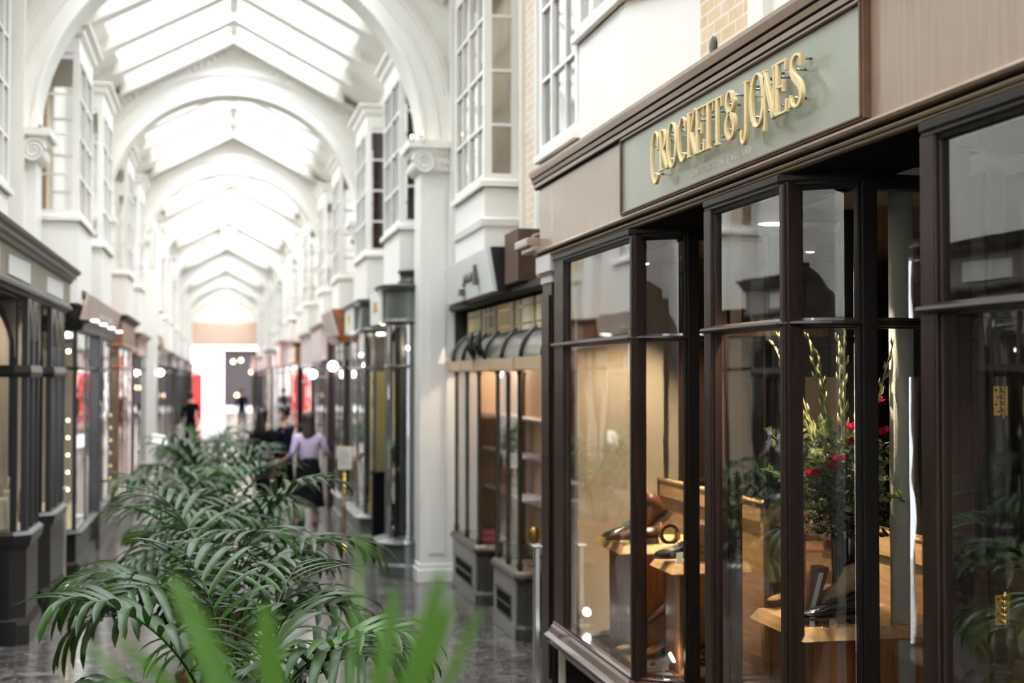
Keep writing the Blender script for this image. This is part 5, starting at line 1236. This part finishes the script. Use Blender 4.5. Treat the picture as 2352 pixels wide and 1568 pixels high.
# very close plant whose blades rise into the bottom of the view
fp = thing('potted_palm', 'palm right in front of the lens showing only a few upright blurred blades', 'potted plant', (.1, 1.55, 0))
m = MB(); m.lathe([(.16, 0), (.2, .5), (.22, .55), (.19, .55)], (.1, 1.55, 0), 32); m.build('pot', M_terr, fp)
m = MB(); m.lathe([(.18, .5), (.17, .51)], (.1, 1.55, 0), 24); m.build('soil', M_soil, fp)
def blade(b, tp, w, bow=(0, 0, 0), n=9):
    m = MB(); b = Vector(b); tp = Vector(tp); bow = Vector(bow); vs = []; fs = []
    d = (tp-b); s = Vector((d.z, 0, -d.x)); s = s.normalized() if s.length > .001 else Vector((1, 0, 0)); nn = s.cross(d).normalized()
    for i in range(n+1):
        u = i/n; p = b.lerp(tp, u)+bow*math.sin(PI*u); hw = w*max(.02, (.3+1.5*u**.5*(1-u)**.6))*.5
        vs += [p-s*hw+nn*hw*.3, p, p+s*hw+nn*hw*.3]
    for i in range(n):
        a = i*3; fs += [(a, a+1, a+4, a+3), (a+1, a+2, a+5, a+4)]
    m.add(vs, fs, True); return m
# (base, tip, width, bow)
BL = [((.03, 2.0, 1.66), (-.062, 2.0, 1.93), .036, (.01, 0, 0)), ((.10, 2.05, 1.66), (.062, 2.02, 1.885), .036, (-.004, 0, 0)), ((.158, 2.0, 1.6), (.196, 2.0, 1.985), .013, (.004, 0, 0)),
      ((.20, 2.0, 1.64), (.302, 1.96, 1.93), .03, (.01, 0, 0)), ((.235, 2.05, 1.66), (.325, 2.0, 1.885), .022, (.005, 0, 0)), ((.29, 2.05, 1.68), (.365, 2.0, 1.87), .014, (0, 0, 0)),
      ((-.02, 2.0, 1.64), (-.13, 1.95, 1.855), .018, (.02, 0, .01)), ((-.08, 1.9, 1.66), (-.17, 1.95, 1.85), .013, (.01, 0, .02)), ((-.16, 1.9, 1.6), (-.172, 1.9, 1.80), .016, (0, 0, 0)),
      ((.16, 1.95, 1.6), (.13, 1.9, 1.80), .03, (0, 0, 0)), ((.21, 2.1, 1.66), (.255, 2.1, 1.89), .026, (.004, 0, 0))]
q3 = lambda p: (p[0]*.76, p[1]*.76, 2.2+(p[2]-2.2)*.76)
BL = [(q3(a), q3(b), w*.84, c_) for a, b, w, c_ in BL]
for bb_, tt, w, bo in BL: blade(bb_, tt, w, bo).build('blade', M_leafb, fp)
for bb_, tt, w, bo in BL:
    m = MB(); m.tube([(.1, 1.55, .5), (.1+(bb_[0]-.1)*.35, 1.55, 1.1), bb_, Vector(bb_).lerp(Vector(tt), .12)], [.007, .006, .005, .002], 6); m.build('stalk', M_stem, fp)

# ------------------------------------------------------------------ people
def skin_obj(name, joints, edges, m, parent, sub=1, root=0):
    me = bpy.data.meshes.new(name); me.from_pydata([j[0] for j in joints], edges, [])
    o = bpy.data.objects.new(name, me); C.objects.link(o)
    if parent: o.parent = parent
    sk = o.modifiers.new('skin', 'SKIN'); sk.use_smooth_shade = True; sk.branch_smoothing = .4
    for i, j in enumerate(joints):
        r = j[1]; me.skin_vertices[0].data[i].radius = r if isinstance(r, tuple) else (r, r)
    me.skin_vertices[0].data[root].use_root = True
    sb_ = o.modifiers.new('sub', 'SUBSURF'); sb_.levels = sub; sb_.render_levels = sub
    me.materials.append(m); return o
def person(lab, loc, rz, h=1.7, arms=None, step=.12, shirt=M_navy, legs=M_black, skirt=False, hair=M_hair, longhair=False, mask=False, headturn=0, hold=None):
    k = h/1.75; t = thing('person', lab, 'person', loc, None, rz)
    # local: faces +x, z up
    V = lambda x, y, z: (x*k, y*k, z*k)
    arms = arms or [((.02, .25, 1.12), (.14, .24, .92)), ((-.02, -.25, 1.12), (.08, -.25, .90))]
    J = [(V(0, 0, .95), (.105*k, .13*k)), (V(0, 0, 1.15), (.09*k, .115*k)), (V(0, 0, 1.36), (.10*k, .15*k)), (V(0, 0, 1.48), .055*k), (V(.01, 0, 1.55), .05*k)]
    E = [(0, 1), (1, 2), (2, 3), (3, 4)]
    for sg, (el, ha) in zip((1, -1), arms):
        a = len(J); J.append((V(0, sg*.17, 1.40), .058*k)); J.append((V(*el), .042*k)); J.append((V(*ha), .028*k)); E += [(2, a), (a, a+1), (a+1, a+2)]
        d = (Vector(ha)-Vector(el)).normalized(); pc_ = Vector(ha)+d*.06; J.append((V(*pc_), (.022*k, .034*k))); E.append((a+2, a+3))
        sdv = d.cross(Vector((1, 0, 0))).normalized() if abs(d.x) < .9 else Vector((0, 1, 0))
        for f in range(4):
            o1 = pc_+d*.055+sdv*(-.03+f*.02); o2 = o1+d*(.026+.006*(f in (1, 2)))+Vector((.008, 0, 0)); b = len(J); J.append((V(*o1), .0095*k)); J.append((V(*o2), .008*k)); E += [(a+3, b), (b, b+1)]
        o1 = Vector(ha)+d*.03+sdv*.045; o2 = o1+d*.035+sdv*.008; b = len(J); J.append((V(*o1), .011*k)); J.append((V(*o2), .009*k)); E += [(a+2, b), (b, b+1)]
    for sg in (1, -1):
        a = len(J); st_ = step*sg
        J += [(V(0, sg*.09, .88), .085*k), (V(st_*.55+.02, sg*.10, .50), .056*k), (V(st_*.9-.01, sg*.10, .12), .036*k), (V(st_*.9, sg*.10, .045), .04*k), (V(st_*.9+.14, sg*.11, .03), (.03*k, .04*k))]
        E += [(0, a), (a, a+1), (a+1, a+2), (a+2, a+3), (a+3, a+4)]
    body = skin_obj('body', J, E, M_skin, t)
    # head with face
    hd = mbl(); n = 16; vs = []; fs = []
    rows = [(-.115, .02, .03), (-.10, .048, .05), (-.07, .064, .062), (-.03, .078, .070), (.01, .088, .074), (.05, .092, .075), (.09, .078, .064), (.115, .05, .042), (.128, .012, .012)]
    for z, rx, ry in rows:
        for i in range(n):
            a = 2*PI*i/n; x = rx*math.cos(a)*(1.05 if math.cos(a) > 0 else 1.0); y = ry*math.sin(a)
            if math.cos(a) > .9:
                if abs(z+.03) < .01: x += .018
                if abs(z-.01) < .01: x -= .004
            vs.append((x*k, y*k, z*k))
    for j in range(len(rows)-1):
        for i in range(n): fs.append((j*n+i, j*n+(i+1)%n, (j+1)*n+(i+1)%n, (j+1)*n+i))
    fs += [tuple(range(n-1, -1, -1)), tuple((len(rows)-1)*n+i for i in range(n))]
    hd.add(vs, fs, True)
    for sg in (1, -1): hd.ball((.0, sg*.077*k, -.005*k), .026*k, 8, (.6, .35, 1.1))
    hd.tube([(.088*k, 0, .005*k), (.108*k, 0, -.03*k)], [.009*k, .016*k], 8)
    ho = hd.build('head', M_skin, t); ho.location = V(.02, 0, 1.64); ho.rotation_euler = (0, 0, headturn); ho.matrix_parent_inverse = Matrix.Identity(4)
    e = mbl()
    for sg in (1, -1): e.ball((.084*k, sg*.03*k, .012*k), .011*k, 8)
    eo = e.build('eyes', M_dark, ho); e = mbl(); e.ball((.082*k, 0, -.068*k), .02*k, 8, (.5, 1, .28)); e.build('mouth', mat('lip', (160, 92, 84), .5), ho)
    hr = mbl(); n = 16; vs = []; fs = []
    hrow = [(.138, .012, .012), (.128, .06, .055), (.10, .095, .08), (.06, .108, .09), (.02, .106, .09), (-.03, .10, .088)]
    if longhair: hrow += [(-.12, .10, .10), (-.24, .09, .12), (-.36, .07, .12), (-.46, .03, .08)]
    for z, rx, ry in hrow:
        for i in range(n):
            a = 2*PI*i/n; c_ = math.cos(a); x = rx*c_; y = ry*math.sin(a)
            if c_ > 0 and z < .08: x = min(x, .02+.01*(z > .04)*6)
            if longhair and z < -.05: x = x*.5-.06
            vs.append((x*k, y*k, z*k))
    for j in range(len(hrow)-1):
        for i in range(n): fs.append((j*n+i, j*n+(i+1)%n, (j+1)*n+(i+1)%n, (j+1)*n+i))
    fs += [tuple(range(n)), tuple((len(hrow)-1)*n+i for i in range(n-1, -1, -1))]
    hr.add(vs, fs, True); hr.build('hair', hair, ho)
    if mask:
        q = mbl(); q.ball((.075*k, 0, -.05*k), .05*k, 12, (.7, 1.15, .95)); q.build('face_mask', M_mask, ho)
    # clothes
    J2 = [(V(0, 0, .85), (.155*k, .185*k)), (V(0, 0, 1.15), (.125*k, .155*k)), (V(0, 0, 1.36), (.125*k, .18*k)), (V(0, 0, 1.45), .075*k)]; E2 = [(0, 1), (1, 2), (2, 3)]
    for sg, (el, ha) in zip((1, -1), arms):
        a = len(J2); w_ = Vector(el).lerp(Vector(ha), .8); J2 += [(V(0, sg*.175, 1.395), .072*k), (V(*el), .055*k), (V(*w_), .042*k)]; E2 += [(2, a), (a, a+1), (a+1, a+2)]
    skin_obj('top_garment', J2, E2, shirt, t)
    if skirt:
        q = mbl(); q.lathe([(.12*k, 1.06*k), (.165*k, 1.0*k), (.20*k, .85*k), (.25*k, .35*k), (.27*k, .3*k), (.24*k, .32*k)], (0, 0, 0), 24); q.build('skirt', legs, t)
    else:
        J3 = [(V(0, 0, .95), (.15*k, .175*k)), (V(0, 0, 1.08), (.13*k, .155*k))]; E3 = [(0, 1)]
        for sg in (1, -1):
            a = len(J3); st_ = step*sg; J3 += [(V(0, sg*.09, .86), .10*k), (V(st_*.55+.02, sg*.10, .50), .074*k), (V(st_*.9-.01, sg*.10, .1), .06*k)]; E3 += [(0, a), (a, a+1), (a+1, a+2)]
        skin_obj('trousers', J3, E3, legs, t)
    q = mbl()
    for sg in (1, -1):
        st_ = step*sg; q.ball(V(st_*.9+.06, sg*.105, .035), .05*k, 10, (2.5, .9, .7))
    q.build('shoe', M_dark, t)
    return t
person('man in navy clothes and a pale face mask, turned side-on among the strollers', (1.05, 23.4, 0), PI*.85, 1.72, mask=True, headturn=.45, arms=[((.1, .24, 1.14), (.3, .14, 1.1)), ((.06, -.25, 1.12), (.26, -.16, 1.02))])
person('person with long dark hair in black standing close to the masked man', (.66, 22.9, 0), PI*.3, 1.68, shirt=M_black, longhair=True)
person('woman with very long brown hair, lilac top and black skirt seen from behind', (1.30, 21.4, 0), PI*.55, 1.66, shirt=M_lilac, skirt=True, longhair=True, hair=mat('long_brown_hair', (46, 31, 25), .45), arms=[((-.05, .27, 1.12), (.1, .33, 1.05)), ((.0, -.28, 1.14), (.14, -.36, 1.08))])
person('distant figure in dark clothes on the opposite side of the palms', (-.85, 44, 0), PI*.5, 1.75, shirt=M_black)
person('distant figure in dark clothes near the street opening', (.9, 60, 0), -PI*.5, 1.72, shirt=M_navy)

# ------------------------------------------------------------------ light and camera
w = bpy.data.worlds.new('sky'); S.world = w; w.use_nodes = True
bg = w.node_tree.nodes['Background']; bg.inputs[0].default_value = (.90, .95, 1.0, 1); bg.inputs[1].default_value = 5.7
# daylight portals over the glazed roof guide the sky light
sun = bpy.data.lights.new('sun', 'SUN'); sun.energy = 1.2; sun.angle = math.radians(25); sun.color = (1, .95, .88)
so = bpy.data.objects.new('sun', sun); C.objects.link(so); so.rotation_euler = (math.radians(22), math.radians(12), 0)
cam = bpy.data.cameras.new('camera'); co = bpy.data.objects.new('camera', cam); C.objects.link(co); S.camera = co
cam.sensor_width = 36; cam.lens = 36*3267/2352; cam.clip_start = .05; cam.clip_end = 400
co.location = (0, 0, 2.2)
th = math.atan(671/3267); ph = math.atan(82/3267)
F = Vector((math.sin(th)*math.cos(ph), math.cos(th)*math.cos(ph), math.sin(ph)))
co.rotation_euler = F.to_track_quat('-Z', 'Y').to_euler()
cam.dof.use_dof = True; cam.dof.focus_distance = 5.9; cam.dof.aperture_fstop = 2.0
S.view_settings.view_transform = 'Standard'; S.view_settings.look = 'None'; S.view_settings.exposure = 0.88; S.view_settings.gamma = 1
cy = S.cycles
cy.max_bounces = 10; cy.diffuse_bounces = 5; cy.glossy_bounces = 4; cy.transparent_max_bounces = 24; cy.transmission_bounces = 4
cy.sample_clamp_indirect = 6; cy.caustics_reflective = False; cy.caustics_refractive = False; cy.use_denoising = True
